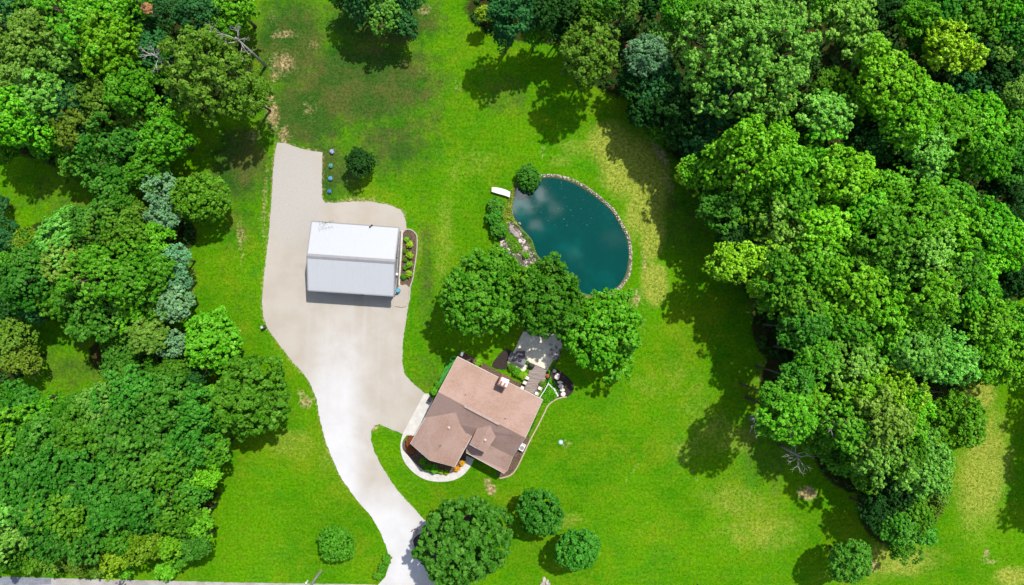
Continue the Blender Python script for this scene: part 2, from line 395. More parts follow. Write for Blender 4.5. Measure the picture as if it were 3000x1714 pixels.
# pond
def pond():
    m = Mat('pond_water', .04, .5)
    n1 = m.rng(m.noise(.12, 4, .6), .45, .75)
    c = m.mix(n1, (.0, .052, .045), (.0, .090, .078))
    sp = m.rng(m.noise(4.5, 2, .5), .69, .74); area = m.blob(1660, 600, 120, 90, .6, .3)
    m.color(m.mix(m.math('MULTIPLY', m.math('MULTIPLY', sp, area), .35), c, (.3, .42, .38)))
    m.b.inputs['IOR'].default_value = 1.333
    m.b.inputs['Specular IOR Level'].default_value = .25
    m.bump(m.noise(.8, 2, .5), .006, .02)
    px = []
    n = len(pond_px)
    for i, (x, y) in enumerate(pond_px):
        a, b = pond_px[i - 1], pond_px[(i + 1) % n]
        dx, dy = b[0] - a[0], b[1] - a[1]; L = math.hypot(dx, dy)
        px.append((x + dy / L * 9, y - dx / L * 9) if sum(pond_px[j][0] * pond_px[(j + 1) % n][1] - pond_px[(j + 1) % n][0] * pond_px[j][1] for j in range(n)) > 0 else (x - dy / L * 9, y + dx / L * 9))
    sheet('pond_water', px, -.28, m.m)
pond()

# ---------------------------------------------------------------- paving
def drive_mat():
    m = Mat('driveway_concrete', .85, .2)
    n = m.noise(.35, 6, .6); f = m.noise(6, 5, .7)
    c = m.mix(m.rng(n, .35, .65), (.405, .36, .30), (.44, .40, .345))
    white = m.math('MAXIMUM', m.blob(980, 1360, 90, 330, .6, .35, .12), m.blob(1130, 1600, 150, 150, .5, .2))
    c = m.mix(m.math('MULTIPLY', white, .9), c, m.mix(m.rng(n, .3, .7), (.55, .545, .545), (.60, .595, .60)))
    str_ = m.rng(m.noise(.5, 4, .55, stretch=(1.5, .12, 1, -.03)), .45, .65)
    c = m.mix(m.math('MULTIPLY', m.math('MULTIPLY', str_, m.blob(1020, 1040, 130, 190, .5, .3)), .35), c, (.50, .485, .47))
    grey = m.blob(865, 570, 85, 150, .25, .15, .3)
    c = m.mix(grey, c, m.mix(m.rng(f, .3, .7), (.37, .345, .305), (.45, .425, .385)))
    spots = m.math('MULTIPLY', m.rng(m.noise(2.6, 5, .8), .62, .70), m.math('MAXIMUM', m.blob(865, 450, 90, 60, .5, .4), m.blob(800, 540, 25, 160, .5, .4)))
    c = m.mix(m.math('MULTIPLY', spots, .6), c, (.16, .11, .07))
    st2 = m.rng(m.noise(.8, 5, .7), .6, .78)
    c = m.mix(m.math('MULTIPLY', st2, .22), c, (.36, .29, .22))
    # expansion joints
    def joint(sc, rot, off):
        mp = m.n('ShaderNodeMapping'); m.set(mp.inputs['Vector'], m.pos()); mp.inputs['Rotation'].default_value[2] = rot
        sx = m.n('ShaderNodeSeparateXYZ'); m.set(sx.inputs[0], mp.outputs[0])
        fr = m.math('FRACT', m.math('DIVIDE', m.math('ADD', sx.outputs[0], off), sc))
        return m.math('LESS_THAN', fr, .05 / sc)
    c = m.mix(m.math('MULTIPLY', m.rng(f, .3, .8), .12), c, (.4, .35, .3))
    m.color(c).bump(m.noise(14, 5), .15, .02)
    return m.m
DM = drive_mat()
sheet('driveway', DRIVE, .02, DM, jag=1.1)
cm = Mat('pale_concrete', .8, .2)
cm.color(cm.mix(cm.rng(cm.noise(1.2, 6, .65), .3, .7), (.50, .475, .43), (.61, .585, .54))).bump(cm.noise(12, 4), .1, .02)
CONC = cm.m
W = lambda l: [(x / 3.236 + 1150, y / 3.236 + 980) for x, y in l]
walk = crom(W([(100, 935), (75, 1050), (100, 1180), (180, 1290), (300, 1370), (430, 1395), (560, 1385), (660, 1340), (730, 1265), (775, 1180)]), 6, False) + W([(700, 1150)]) + crom(W([(690, 1215), (620, 1280), (540, 1318), (420, 1322), (300, 1290), (230, 1235), (150, 1150), (97, 1085), (97, 1010), (135, 955)]), 6, False) + W([(215, 960), (310, 800), (395, 640), (345, 560), (300, 560)])
sheet('walkway', walk, .05, CONC, thick=.08)
# patio slab beside the barn, back patio, road
sheet('barn_patio', [(860 + x / 4.853, 620 + y / 4.853) for x, y in [(1500, 1035), (1600, 1045), (1650, 1085), (1645, 1250), (1600, 1330), (1540, 1352), (1400, 1350), (1380, 1200), (1440, 1100)]], .045, DM, thick=.05)
sheet('back_patio', [(1536, 965), (1502, 1035), (1486, 1060), (1534, 1090), (1556, 1063), (1603, 1085), (1618, 1060), (1645, 1020), (1655, 985), (1590, 955)], .05, simple('patio_concrete', (.68, .62, .48), .85, .15, 2), thick=.08)
rm = Mat('road_asphalt', .85, .2)
rm.color(rm.mix(rm.rng(rm.noise(.5, 6, .7), .35, .65), (.30, .275, .25), (.42, .39, .36))).bump(rm.noise(20, 4), .2, .02)
sheet('road', [(-400, 1689), (0, 1690), (300, 1697), (700, 1707), (1100, 1712), (1100, 1820), (-400, 1820)], .008, rm.m, jag=.8)
sheet('road_verge', [(1100, 1714), (3400, 1760), (3400, 1900), (1100, 1900)], .004, rm.m)
sheet('road_edge', [(0, 1689), (150, 1693), (150, 1712), (0, 1716)], .014, simple('old_asphalt', (.20, .21, .24), .9, .2, 2))

# mulch and gravel beds
mu = Mat('brown_mulch', .95, .1)
mu.color(mu.mix(mu.rng(mu.noise(5, 6, .8), .35, .65), (.055, .035, .022), (.20, .14, .095))).bump(mu.noise(9, 5), .8, .08)
MULCH = mu.m
gr = Mat('pale_gravel', .9, .2)
vor = gr.n('ShaderNodeTexVoronoi'); gr.set(vor.inputs['Vector'], gr.pos()); vor.inputs['Scale'].default_value = 4.2
gsep = gr.n('ShaderNodeSeparateColor'); gr.set(gsep.inputs[0], vor.outputs['Color'])
gc = gr.mix(gsep.outputs[0], (.24, .20, .15), (.70, .60, .50))
gr.color(gr.mix(gr.rng(vor.outputs['Distance'], .10, .22), gc, gr.mix(gr.rng(vor.outputs['Distance'], .15, .4), gc, (.10, .09, .06)))).bump(gr.math('SUBTRACT', 1., vor.outputs['Distance']), .8, .08)
GRAVEL = gr.m
Z7 = lambda l: [(860 + x / 4.853, 620 + y / 4.853) for x, y in l]
BED = Z7([(1580, 268), (1650, 258), (1715, 298), (1752, 375), (1745, 600), (1712, 830), (1690, 960), (1660, 1075), (1600, 1035), (1515, 1020), (1530, 700), (1550, 350)])
sheet('mulch_bed', BED, .055, MULCH, smooth=4)
kerbm = simple('stone_edging', (.42, .36, .30), .9, .25, 6, bump=.4)
edging('garden_edging', Z7([(1560, 300), (1590, 262), (1650, 252), (1720, 292), (1758, 375), (1750, 600), (1716, 830), (1695, 960), (1650, 1110), (1650, 1250), (1600, 1335), (1530, 1350), (1450, 1335)]), .16, .16, kerbm, 'low brown stone edging curving round the mulch bed right of the metal barn', 'edging')
sheet('gravel_strip', Z7([(1450, 215), (1528, 285), (1512, 640), (1496, 1060), (1440, 1190), (1400, 1190), (1400, 215)]), .05, GRAVEL)
edging('concrete_kerb', Z7([(1545, 270), (1538, 500), (1523, 700), (1510, 900), (1503, 1050)]), .22, .1, CONC, 'narrow pale concrete kerb between the barn gravel strip and the mulch bed', 'kerb', smooth=0)
HB = W([(1300, 965), (1285, 1050), (1180, 1260), (1100, 1340), (1010, 1362), (990, 1300), (1090, 1150), (1230, 930)])
sheet('mulch_bed', HB, .03, MULCH)
edging('garden_edging', W([(1650, 590), (1560, 610), (1480, 665), (1440, 740), (1380, 860), (1300, 1010), (1180, 1260), (1110, 1335), (1015, 1362)]), .18, .14, simple('tan_edging', (.46, .36, .25), .9, .2, 6), 'long thin tan edging curving from the stepping stones down the right side of the house', 'edging')
sheet('mulch_bed', W([(640, 150), (700, 180), (1000, 350), (1130, 420), (1250, 480), (1200, 520), (1080, 440), (640, 230)]), .03, MULCH, smooth=0)
sheet('mulch_bed', W([(160, 950), (90, 1040), (110, 1140), (230, 1235), (330, 1295), (420, 1318), (560, 1312), (640, 1270), (690, 1210), (700, 1100), (560, 900), (260, 900)]), .03, MULCH)
DMUL = simple('shade_dark_mulch', (.035, .025, .02), .95, .3, 5, bump=.8)  # mulch colour darkened to paint in the black shadow by the patio
sheet('mulch_bed', W([(940, 300), (1050, 150), (1130, 160), (1090, 250), (1080, 330)]), .03, DMUL, smooth=3)
sheet('mulch_bed', W([(1500, 340), (1560, 330), (1690, 430), (1720, 520), (1660, 590), (1560, 600), (1520, 470)]), .03, DMUL, smooth=3)
# island bed of the big tree by the drive mouth
IB = [(1245, 1558), (1222, 1568), (1209, 1586), (1214, 1606), (1224, 1630), (1232, 1650), (1262, 1662), (1330, 1660), (1400, 1620), (1420, 1560), (1370, 1510), (1290, 1520)]
sheet('mulch_bed', IB, .036, simple('dark_mulch', (.045, .03, .028), .95, .3, 5, bump=.8), smooth=4)
edging('garden_edging', [(1262, 1562), (1240, 1556), (1220, 1564), (1208, 1584), (1213, 1605), (1222, 1622)], .28, .18, simple('grey_edging', (.42, .38, .39), .8, .15, 5), 'grey curved edging round the dark island bed at the driveway mouth', 'edging')

# ================================================================ FOLIAGE
def leaf_mat(name='tree_leaves', trans=.16):
    m = Mat(name, .75, .10)
    oi = m.n('ShaderNodeObjectInfo'); at = m.n('ShaderNodeAttribute', attribute_name='tint')
    f = at.outputs['Fac']
    hs = m.n('ShaderNodeHueSaturation'); m.set(hs.inputs['Color'], oi.outputs['Color'])
    m.set(hs.inputs['Value'], m.rng(f, 0, 1, .55, 1.6, False)); m.set(hs.inputs['Hue'], m.rng(f, 0, 1, .515, .487, False))
    m.set(hs.inputs['Saturation'], m.rng(f, 0, 1, 1.08, .95, False))
    m.color(hs.outputs[0], 1)
    tr = m.n('ShaderNodeBsdfTranslucent'); m.set(tr.inputs['Color'], m.mix(.35, hs.outputs[0], (.22, .42, .01)))
    ms = m.n('ShaderNodeMixShader'); ms.inputs[0].default_value = trans
    m.set(ms.inputs[1], m.b.outputs[0]); m.set(ms.inputs[2], tr.outputs[0]); m.set(m.out.inputs['Surface'], ms.outputs[0])
    return m.m
LEAF = leaf_mat()
BARK = simple('tree_bark', (.10, .075, .055), .95, .3, 6, bump=.6)
GREYBARK = simple('dead_grey_wood', (.42, .38, .36), .9, .25, 5)
def unit(a): return a / (np.linalg.norm(a, axis=-1, keepdims=True) + 1e-9)
def leaf_mesh(name, C, N, T, a, b, rng, mat=LEAF):
    """C centres, N normals, T tint, one kinked diamond leaf spray per entry"""
    n = len(C)
    r = unit(rng.normal(size=(n, 3))); u = unit(np.cross(N, r)); v = np.cross(N, u)
    s = rng.uniform(.6, 1.3, (n, 1))
    V = np.stack([C - u * a * s, C - v * b * s + N * b * .25, C + u * a * s, C + v * b * s + N * b * .25], 1).reshape(-1, 3)
    me = bpy.data.meshes.new(name)
    me.vertices.add(4 * n); me.vertices.foreach_set('co', V.astype(np.float32).ravel())
    idx = np.arange(4 * n).reshape(n, 4)
    me.loops.add(4 * n); me.loops.foreach_set('vertex_index', idx.ravel().astype(np.int32))
    me.polygons.add(n); me.polygons.foreach_set('loop_start', (np.arange(n) * 4).astype(np.int32))
    me.update(calc_edges=True)
    at = me.attributes.new('tint', 'FLOAT', 'FACE'); at.data.foreach_set('value', np.clip(T, 0, 1).astype(np.float32))
    me.materials.append(mat)
    return me
def crown_data(seed, nl, lr, ns, sr, nleaf, flat=.8, low=-.35, env=.16, wide=1., up=.45, depth=(.75, 1.), inner=.3):
    rng = np.random.default_rng(seed)
    D = unit(rng.normal(size=(nl * 12, 3))); D = D[D[:, 2] > low]
    # spread directions
    keep = [D[0]]
    for d in D[1:]:
        if len(keep) >= nl: break
        if min(np.sum((np.array(keep) - d) ** 2, 1)) > (1.5 * 4 / nl) * .55: keep.append(d)
    D = np.array(keep); nl = len(D)
    K = rng.normal(size=(6, 3)) * 2.2; ph = rng.uniform(0, 6, 6)
    e = 1 + env * np.sin(D @ K.T + ph).mean(1) * 2.4
    Lr = lr * rng.uniform(.7, 1.3, nl)
    C = D * ((e - Lr) * rng.uniform(*depth, nl))[:, None]
    ni = int(nl * inner)
    if ni:
        DI = unit(rng.normal(size=(ni, 3)) + [0, 0, .8]); CI = DI * rng.uniform(.25, .6, ni)[:, None]
        C = np.vstack([C, CI]); D = np.vstack([D, DI]); Lr = np.concatenate([Lr, lr * rng.uniform(.9, 1.3, ni)])
    C = C * [1, 1, flat]
    lt = rng.uniform(-.16, .16, len(C))
    per = max(1, ns)
    li = np.repeat(np.arange(len(C)), per)
    d = unit(rng.normal(size=(len(li), 3)) + .8 * D[li] + [0, 0, up])
    SC = C[li] + d * (Lr[li] * rng.uniform(.62, 1.12, len(li)))[:, None]
    st = lt[li] + rng.uniform(-.22, .22, len(li))
    si = rng.integers(0, len(SC), nleaf)
    d2 = unit(rng.normal(size=(nleaf, 3)) + [0, 0, .5])
    LC = SC[si] + d2 * (sr * rng.uniform(.3, 1.05, nleaf))[:, None]
    N = unit(.55 * d2 + .45 * d[si] + [0, 0, .35] + .45 * rng.normal(size=(nleaf, 3)))
    N[N[:, 2] < -.2] *= -1
    T = .5 + st[si] + rng.uniform(-.28, .28, nleaf)
    return LC, N, T, C, rng
def trunk_mesh(name, C, rng, n=9, r0=.05, flat=.8):
    """x,y,z in crown radii; z=-1.6 is the ground, 0 the crown centre"""
    mb = MB(); fork = -.55
    mb.tube([(0, 0, -1.6), (.02, .01, -1.1), (-.01, .02, fork), (.02, 0, .1), (0, .02, .45)], [r0 * 1.5, r0, r0 * .85, r0 * .5, r0 * .15], 7)
    for i in rng.choice(len(C), min(n, len(C)), replace=False):
        c = Vector(C[i]); s = Vector((0, 0, rng.uniform(fork - .1, .1)))
        m = s.lerp(c, .5) + Vector((0, 0, -.06))
        mb.tube([s, m, s.lerp(c, 1.0)], [r0 * .5, r0 * .32, r0 * .08], 5)
        for _ in range(2):
            e = c + Vector(rng.normal(size=3) * .16)
            mb.tube([m, m.lerp(e, .6), e], [r0 * .22, r0 * .14, r0 * .04], 4)
    return mb.mesh(name, BARK, True)
SPEC = {
 'M': dict(nl=46, lr=.25, ns=17, sr=.050, nleaf=19000, a=.038, b=.028, k=6, low=-.7, flat=.92),
 'L': dict(nl=68, lr=.20, ns=18, sr=.040, nleaf=31000, a=.029, b=.021, k=4, low=-.7, flat=.92),
 'X': dict(nl=130, lr=.14, ns=18, sr=.026, nleaf=60000, a=.019, b=.014, k=1, low=-.6),
 'S': dict(nl=18, lr=.34, ns=9, sr=.14, nleaf=2600, a=.10, b=.065, k=2, low=-.2),
 'R': dict(nl=100, lr=.15, ns=9, sr=.055, nleaf=17000, a=.042, b=.030, k=2, env=.11, depth=(.86, 1.), inner=.5, flat=.95, low=-.6),
 'D': dict(nl=60, lr=.16, ns=9, sr=.06, nleaf=12000, a=.040, b=.022, k=2, env=.2, depth=(.7, 1.05), inner=.6, flat=.85, low=-.7),
 'F': dict(nl=40, lr=.24, ns=16, sr=.055, nleaf=17000, a=.045, b=.017, k=2, env=.2, flat=.9),
}
PROTO = {}
for key, sp in SPEC.items():
    PROTO[key] = []
    for v in range(sp['k']):
        a = {k: x for k, x in sp.items() if k not in ('a', 'b', 'k')}
        if v % 2 and key in 'ML': a.update(env=.30, nl=int(a['nl'] * .78), lr=a['lr'] * 1.12, depth=(.55, 1.1))
        LC, N, T, C, rng = crown_data(100 + ord(key) * 7 + v, **a)
        nm = {'S': 'shrub_leaves'}.get(key, 'crown')
        PROTO[key].append((leaf_mesh(nm, LC, N, T, sp['a'], sp['b'], rng), trunk_mesh('trunk', C, rng, {'D': 26, 'X': 24}.get(key, 10), .035 if key == 'D' else .05)))
COLS = {'b': (.029, .122, .026), 'e': (.045, .172, .013), 'g': (.060, .186, .009), 'l': (.112, .330, .011), 'y': (.195, .365, .014),
        'o': (.088, .170, .013), 'p': (.112, .290, .032), 's': (.130, .290, .118), 'd': (.016, .070, .009), 'm': (.080, .260, .010), 'k': (.115, .245, .026)}
CN = {'b': 'bluish dark green', 'e': 'emerald green', 'g': 'mid green', 'l': 'lime green', 'y': 'yellow-green', 'o': 'olive green', 'p': 'pale soft green', 's': 'silvery blue-green', 'd': 'very dark green', 'm': 'bright green', 'k': 'pale olive'}
rndT = random.Random(5)
TREES = []
def tree(px, py, r, hc, typ, c, name=None, label=None, group=None, cat='tree', sx=1, sy=1, rot=None, flat=None, col_=None):
    base = P(px, py, hc); R = r / S * (H - hc) / H
    var = rndT.randrange(len(PROTO[typ])); var = var // 2 * 2 if label and typ in 'ML' else var; cm_, tm_ = PROTO[typ][var]
    name = name or {'S': 'shrub', 'R': 'ornamental_tree', 'F': 'silver_tree', 'D': 'spreading_tree'}.get(typ, 'broadleaf_tree')
    e = empty(name, (base.x, base.y, 0), label or 'x', cat, group)
    cr = link('crown' if cat == 'tree' else 'leaves', cm_, e)
    rz = rndT.uniform(0, 6.28) if rot is None else rot
    fz = flat or rndT.uniform(.9, 1.15)
    cr.location = (0, 0, hc); cr.scale = (R * sx, R * sy, R * fz); cr.rotation_euler = (0, 0, rz)
    b = col_ or COLS[c]; j = rndT.uniform(.80, 1.18)
    cr.color = (b[0] * j * rndT.uniform(.82, 1.15), b[1] * j, b[2] * j, 1)
    tk = link('trunk' if cat == 'tree' else 'stems', tm_, e)
    tk.location = (0, 0, hc); tk.rotation_euler = (0, 0, rz); tk.scale = (R * sx, R * sy, hc / 1.6)
    TREES.append([e, px, py, r, c, typ, label])
    return e
# ---- woods, (px, py, radius px, crown height m, type, colour)
G = [
 # top left woods
 (20, 30, 85, 13, 'b'), (115, 15, 80, 12, 'g'), (100, 110, 100, 14, 'k'), (195, 165, 92, 12, 'p'), (255, 55, 105, 14, 'm'), (352, 30, 85, 12, 'm'), (330, 120, 95, 13, 'l'), (430, 70, 55, 9, 'd'), (440, 140, 62, 9, 'b'), (350, 190, 72, 10, 'g'),
 (50, 205, 100, 14, 'k'), (225, 225, 70, 9, 'd'), (120, 280, 95, 13, 'p'), (185, 290, 70, 11, 'b'), (385, 265, 85, 12, 'm'), (300, 290, 72, 10, 'o'), (310, 215, 60, 8, 'd'), (50, 345, 100, 13, 'l'), (130, 395, 80, 11, 'm'), (215, 370, 75, 9, 'o'), (250, 340, 60, 8, 'b'),
 (270, 455, 85, 10, 'e'), (375, 425, 100, 12, 'e'), (490, 405, 75, 10, 'm'), (330, 530, 80, 9, 'e'), (215, 480, 50, 8, 'g'), (430, 500, 65, 8, 'g'), (400, 350, 60, 8, 'o'), (570, 35, 62, 10, 'b'), (700, 30, 80, 8, 'm'), (655, 75, 60, 7, 'g'), (-4, 600, 34, 3, 'b'), (490, 350, 50, 8, 'l'), (460, 210, 40, 7, 'g'), (20, 425, 50, 9, 'g'), (395, 625, 46, 6, 'o'), (362, 590, 46, 7, 'g'), (470, 20, 45, 9, 'b'), (425, 5, 40, 9, 'd'),
 # left middle woods
 (20, 700, 62, 10, 'b'), (82, 708, 48, 11, 'y'), (110, 745, 70, 11, 'e'), (190, 690, 85, 11, 'p'), (275, 665, 80, 11, 'e'), (365, 690, 80, 11, 'g'), (440, 715, 62, 9, 'm'), (45, 770, 60, 10, 'g'),
 (320, 790, 110, 13, 'm'), (420, 800, 90, 11, 'g'), (200, 775, 85, 11, 'k'), (85, 840, 85, 11, 'e'), (185, 865, 88, 12, 'g'), (295, 910, 108, 13, 'e'), (405, 890, 82, 11, 'm'), (110, 905, 62, 10, 'b'), (230, 945, 48, 9, 'g'), (470, 910, 50, 8, 'g'), (20, 900, 60, 9, 'd'),
 (28, 990, 72, 10, 'o'), (60, 1050, 52, 9, 'o'), (430, 990, 72, 10, 'k'), (352, 1050, 60, 9, 'e'), (410, 1085, 70, 9, 'g'), (505, 1080, 58, 7, 'g'), (350, 980, 55, 8, 'g'), (560, 1110, 48, 6, 'd'),
 # bottom left woods
 (40, 1190, 80, 12, 'e'), (130, 1212, 76, 11, 'm'), (215, 1222, 74, 11, 'g'), (300, 1195, 80, 12, 'p'), (395, 1155, 88, 12, 'e'), (480, 1175, 85, 11, 'e'), (575, 1200, 72, 10, 'e'), (620, 1170, 45, 7, 'm'),
 (35, 1275, 90, 12, 'm'), (140, 1285, 92, 13, 'e'), (245, 1280, 92, 12, 'g'), (345, 1265, 92, 13, 'e'), (445, 1265, 90, 12, 'e'), (545, 1285, 85, 11, 'e'), (625, 1320, 55, 9, 'g'), (600, 1390, 55, 9, 'l'),
 (60, 1370, 92, 12, 'e'), (165, 1380, 95, 13, 'e'), (275, 1385, 98, 13, 'e'), (385, 1375, 95, 13, 'e'), (490, 1370, 88, 12, 'g'), (560, 1440, 62, 10, 'e'),
 (30, 1460, 85, 12, 'p'), (120, 1480, 92, 13, 'e'), (220, 1490, 92, 12, 'g'), (320, 1480, 95, 13, 'e'), (425, 1475, 88, 12, 'e'), (510, 1500, 75, 11, 'g'), (575, 1520, 58, 9, 'm'),
 (40, 1550, 75, 10, 'p'), (150, 1575, 70, 10, 'e'), (250, 1570, 78, 10, 'e'), (345, 1560, 72, 10, 'g'), (430, 1590, 62, 9, 'y'), (340, 1630, 52, 8, 'y'), (500, 1590, 55, 8, 'l'), (575, 1595, 50, 8, 'e'), (15, 1615, 60, 7, 'g'), (160, 1628, 50, 5, 'o'), (225, 1642, 44, 4, 'o'), (290, 1655, 34, 3, 'o'), (90, 1640, 40, 4, 'g'), (530, 1640, 28, 4, 'g'), (370, 1662, 30, 3, 'm'),
 # top middle
 (1065, -15, 78, 11, 'b'), (1125, 30, 62, 10, 'p'), (1180, 65, 44, 8, 'b'), (1010, -10, 42, 8, 'e'), (1190, -5, 46, 9, 'b'),
 (1500, 35, 78, 11, 'b'), (1480, 95, 46, 8, 'b'), (1565, 100, 42, 7, 'm'), (1590, 30, 72, 10, 'd'), (1665, 15, 60, 10, 'd'), (1735, 30, 60, 10, 'g'), (1830, 25, 50, 9, 'p'), (1775, -15, 70, 10, 'e'), (1900, 10, 60, 7, 'd'), (1985, 30, 60, 10, 'm'), (2060, 40, 65, 11, 'g'), (1650, 80, 42, 7, 'd'), (1420, 40, 26, 4, 'y'),
 (1900, 160, 66, 9, 's'), (1945, 110, 50, 8, 'p'), (1860, 240, 58, 6, 'd'), (1940, 255, 70, 7, 'b'), (1900, 320, 66, 6, 'd'), (1990, 350, 82, 8, 'd'), (2060, 420, 70, 7, 'b'), (1930, 380, 55, 5, 'g'),
 # top right woods
 (2230, 285, 92, 13, 'k'), (2120, 300, 80, 11, 'b'), (2490, 70, 92, 13, 'k'), (2440, 0, 70, 10, 'm'), (2530, 150, 70, 11, 'p'), (2590, 30, 62, 8, 'd'), (2680, 55, 62, 11, 'm'), (2760, 20, 82, 12, 'e'), (2700, 110, 50, 10, 'e'), (2850, 50, 90, 12, 'g'), (2940, 30, 80, 12, 'm'), (2985, 110, 70, 11, 'e'),
 (2770, 140, 78, 13, 'y'), (2830, 165, 46, 12, 'y'), (2880, 140, 80, 9, 'd'), (2925, 220, 78, 8, 'd'), (2840, 260, 70, 7, 'b'), (2945, 150, 40, 11, 'k'), (2985, 280, 55, 12, 'k'),
 (2590, 250, 118, 14, 'l'), (2660, 330, 100, 13, 'l'), (2520, 320, 70, 10, 'e'), (2420, 345, 92, 13, 'p'), (2350, 420, 62, 9, 'g'), (2430, 250, 60, 9, 'g'), (2550, 430, 70, 10, 'd'),
 (2770, 370, 92, 12, 'm'), (2860, 350, 88, 12, 'l'), (2945, 370, 82, 12, 'm'), (2880, 450, 88, 12, 'm'), (2980, 470, 72, 11, 'e'), (2700, 440, 80, 11, 'p'), (2790, 480, 60, 9, 'g'), (2640, 500, 60, 7, 'd'), (2930, 540, 66, 7, 'd'), (2700, 530, 60, 7, 'b'), (2990, 590, 60, 7, 'd'),
 (2190, 440, 105, 13, 'l'), (2265, 400, 70, 11, 'l'), (2100, 500, 82, 11, 'm'), (2030, 500, 46, 8, 'l'), (2190, 555, 85, 11, 'g'), (2110, 610, 76, 9, 'e'), (2290, 500, 92, 12, 'm'), (2380, 500, 92, 13, 'm'), (2470, 520, 95, 13, 'l'), (2230, 640, 76, 10, 'g'), (2330, 610, 88, 12, 'g'), (2150, 690, 62, 8, 'd'),
 # right middle woods
 (2130, 770, 62, 12, 'y'), (2210, 760, 60, 12, 'y'), (2225, 830, 40, 11, 'y'), (2300, 700, 92, 13, 'k'), (2400, 660, 92, 14, 'l'), (2420, 590, 82, 12, 'm'), (2520, 620, 92, 13, 'm'), (2600, 560, 72, 11, 'm'), (2590, 690, 95, 14, 'g'), (2690, 630, 98, 14, 'm'), (2780, 590, 82, 12, 'g'), (2790, 680, 92, 13, 'm'), (2880, 660, 88, 13, 'm'), (2960, 720, 78, 12, 'l'), (2980, 660, 50, 10, 'd'),
 (2290, 800, 85, 12, 'g'), (2390, 770, 95, 14, 'm'), (2480, 760, 85, 13, 'g'), (2500, 850, 92, 14, 'l'), (2600, 790, 92, 13, 'g'), (2690, 750, 95, 14, 'p'), (2710, 840, 90, 13, 'm'), (2800, 770, 88, 13, 'g'), (2880, 780, 80, 12, 'l'), (2840, 860, 78, 12, 'm'), (2960, 830, 70, 8, 'd'),
 (2260, 880, 52, 9, 'm'), (2340, 880, 78, 14, 'g'), (2420, 900, 88, 13, 'm'), (2590, 900, 92, 13, 'm'), (2690, 930, 82, 12, 'g'), (2790, 940, 66, 9, 'd'), (2890, 930, 75, 11, 'm'), (2970, 950, 70, 10, 'm'), (2350, 965, 72, 14, 'e'), (2480, 960, 80, 12, 'g'),
 (2395, 1040, 76, 15, 'g'), (2490, 1050, 88, 13, 'k'), (2580, 1000, 82, 12, 'm'), (2680, 1030, 92, 13, 'p'), (2770, 1050, 82, 12, 'p'), (2880, 1030, 72, 10, 'm'), (2970, 1070, 72, 10, 'm'), (2900, 1090, 40, 7, 'l'), (2830, 1110, 36, 5, 'o'),
 # right lower woods
 (2310, 1220, 84, 16, 'm'), (2370, 1170, 62, 12, 'm'), (2400, 1260, 70, 8.5, 'g'), (2285, 1170, 64, 15.5, 'g'), (2335, 1110, 58, 15, 'e'), (2440, 1160, 60, 10, 'd'), (2520, 1130, 88, 13, 'l'), (2610, 1130, 78, 12, 'y'), (2680, 1170, 55, 10, 'l'),  # the two tall, narrower crowns are added to widen the shadow on the lawn
 (2480, 1240, 82, 13, 'g'), (2570, 1230, 92, 14, 'k'), (2652, 1235, 60, 12, 'm'), (2480, 1330, 76, 5.5, 'g'), (2560, 1320, 88, 13, 'k'), (2640, 1320, 78, 12, 'g'), (2722, 1335, 80, 9, 'p'), (2705, 1400, 84, 9, 'p'), (2745, 1430, 45, 7, 'k'),
 (2540, 1400, 52, 5.5, 'g'), (2620, 1430, 66, 7, 'd'), (2560, 1500, 46, 7, 'd'), (2620, 1530, 66, 7, 'e'), (2680, 1500, 60, 7, 'g'), (2640, 1600, 46, 5, 'g'), (2720, 1475, 52, 5, 'o'), (2700, 1560, 40, 5, 'e'),
 # trees right of the frame that shade the far right lawn
 (3330, 1180, 100, 12, 'g'), (3300, 1300, 90, 11, 'g'), (3340, 1420, 95, 12, 'g'), (3230, 1060, 80, 10, 'g'),
]
for px, py, r, hc, c in G:
    if px < 1350: hc = hc * (.62 if 900 < px else .78)
    typ = 'S' if r < 42 else ('F' if c == 's' else ('L' if r >= 98 else 'M'))
    if px < 900:
        if py < 545 and py > 380 and px < 380: hc *= .62
        if 840 < py < 1130 and px < 420: hc *= .7
    elif px > 2000: hc += rndT.uniform(-1.8, 1.5) * (9 < hc < 14)
    q = rndT.uniform(.9, 1.12); bc = COLS[c]; g_ = 1.2 if px > 2000 and c != 'd' else .68 if c == 'y' else 1.
    tree(px, py, r * 1.04, hc, typ, c, sx=q, sy=1 / q, col_=(bc[0] * g_, bc[1] * g_, bc[2] * g_), name='broadleaf_tree' if r >= 42 else 'shrub', cat='tree' if r >= 42 else 'shrub', group=None)
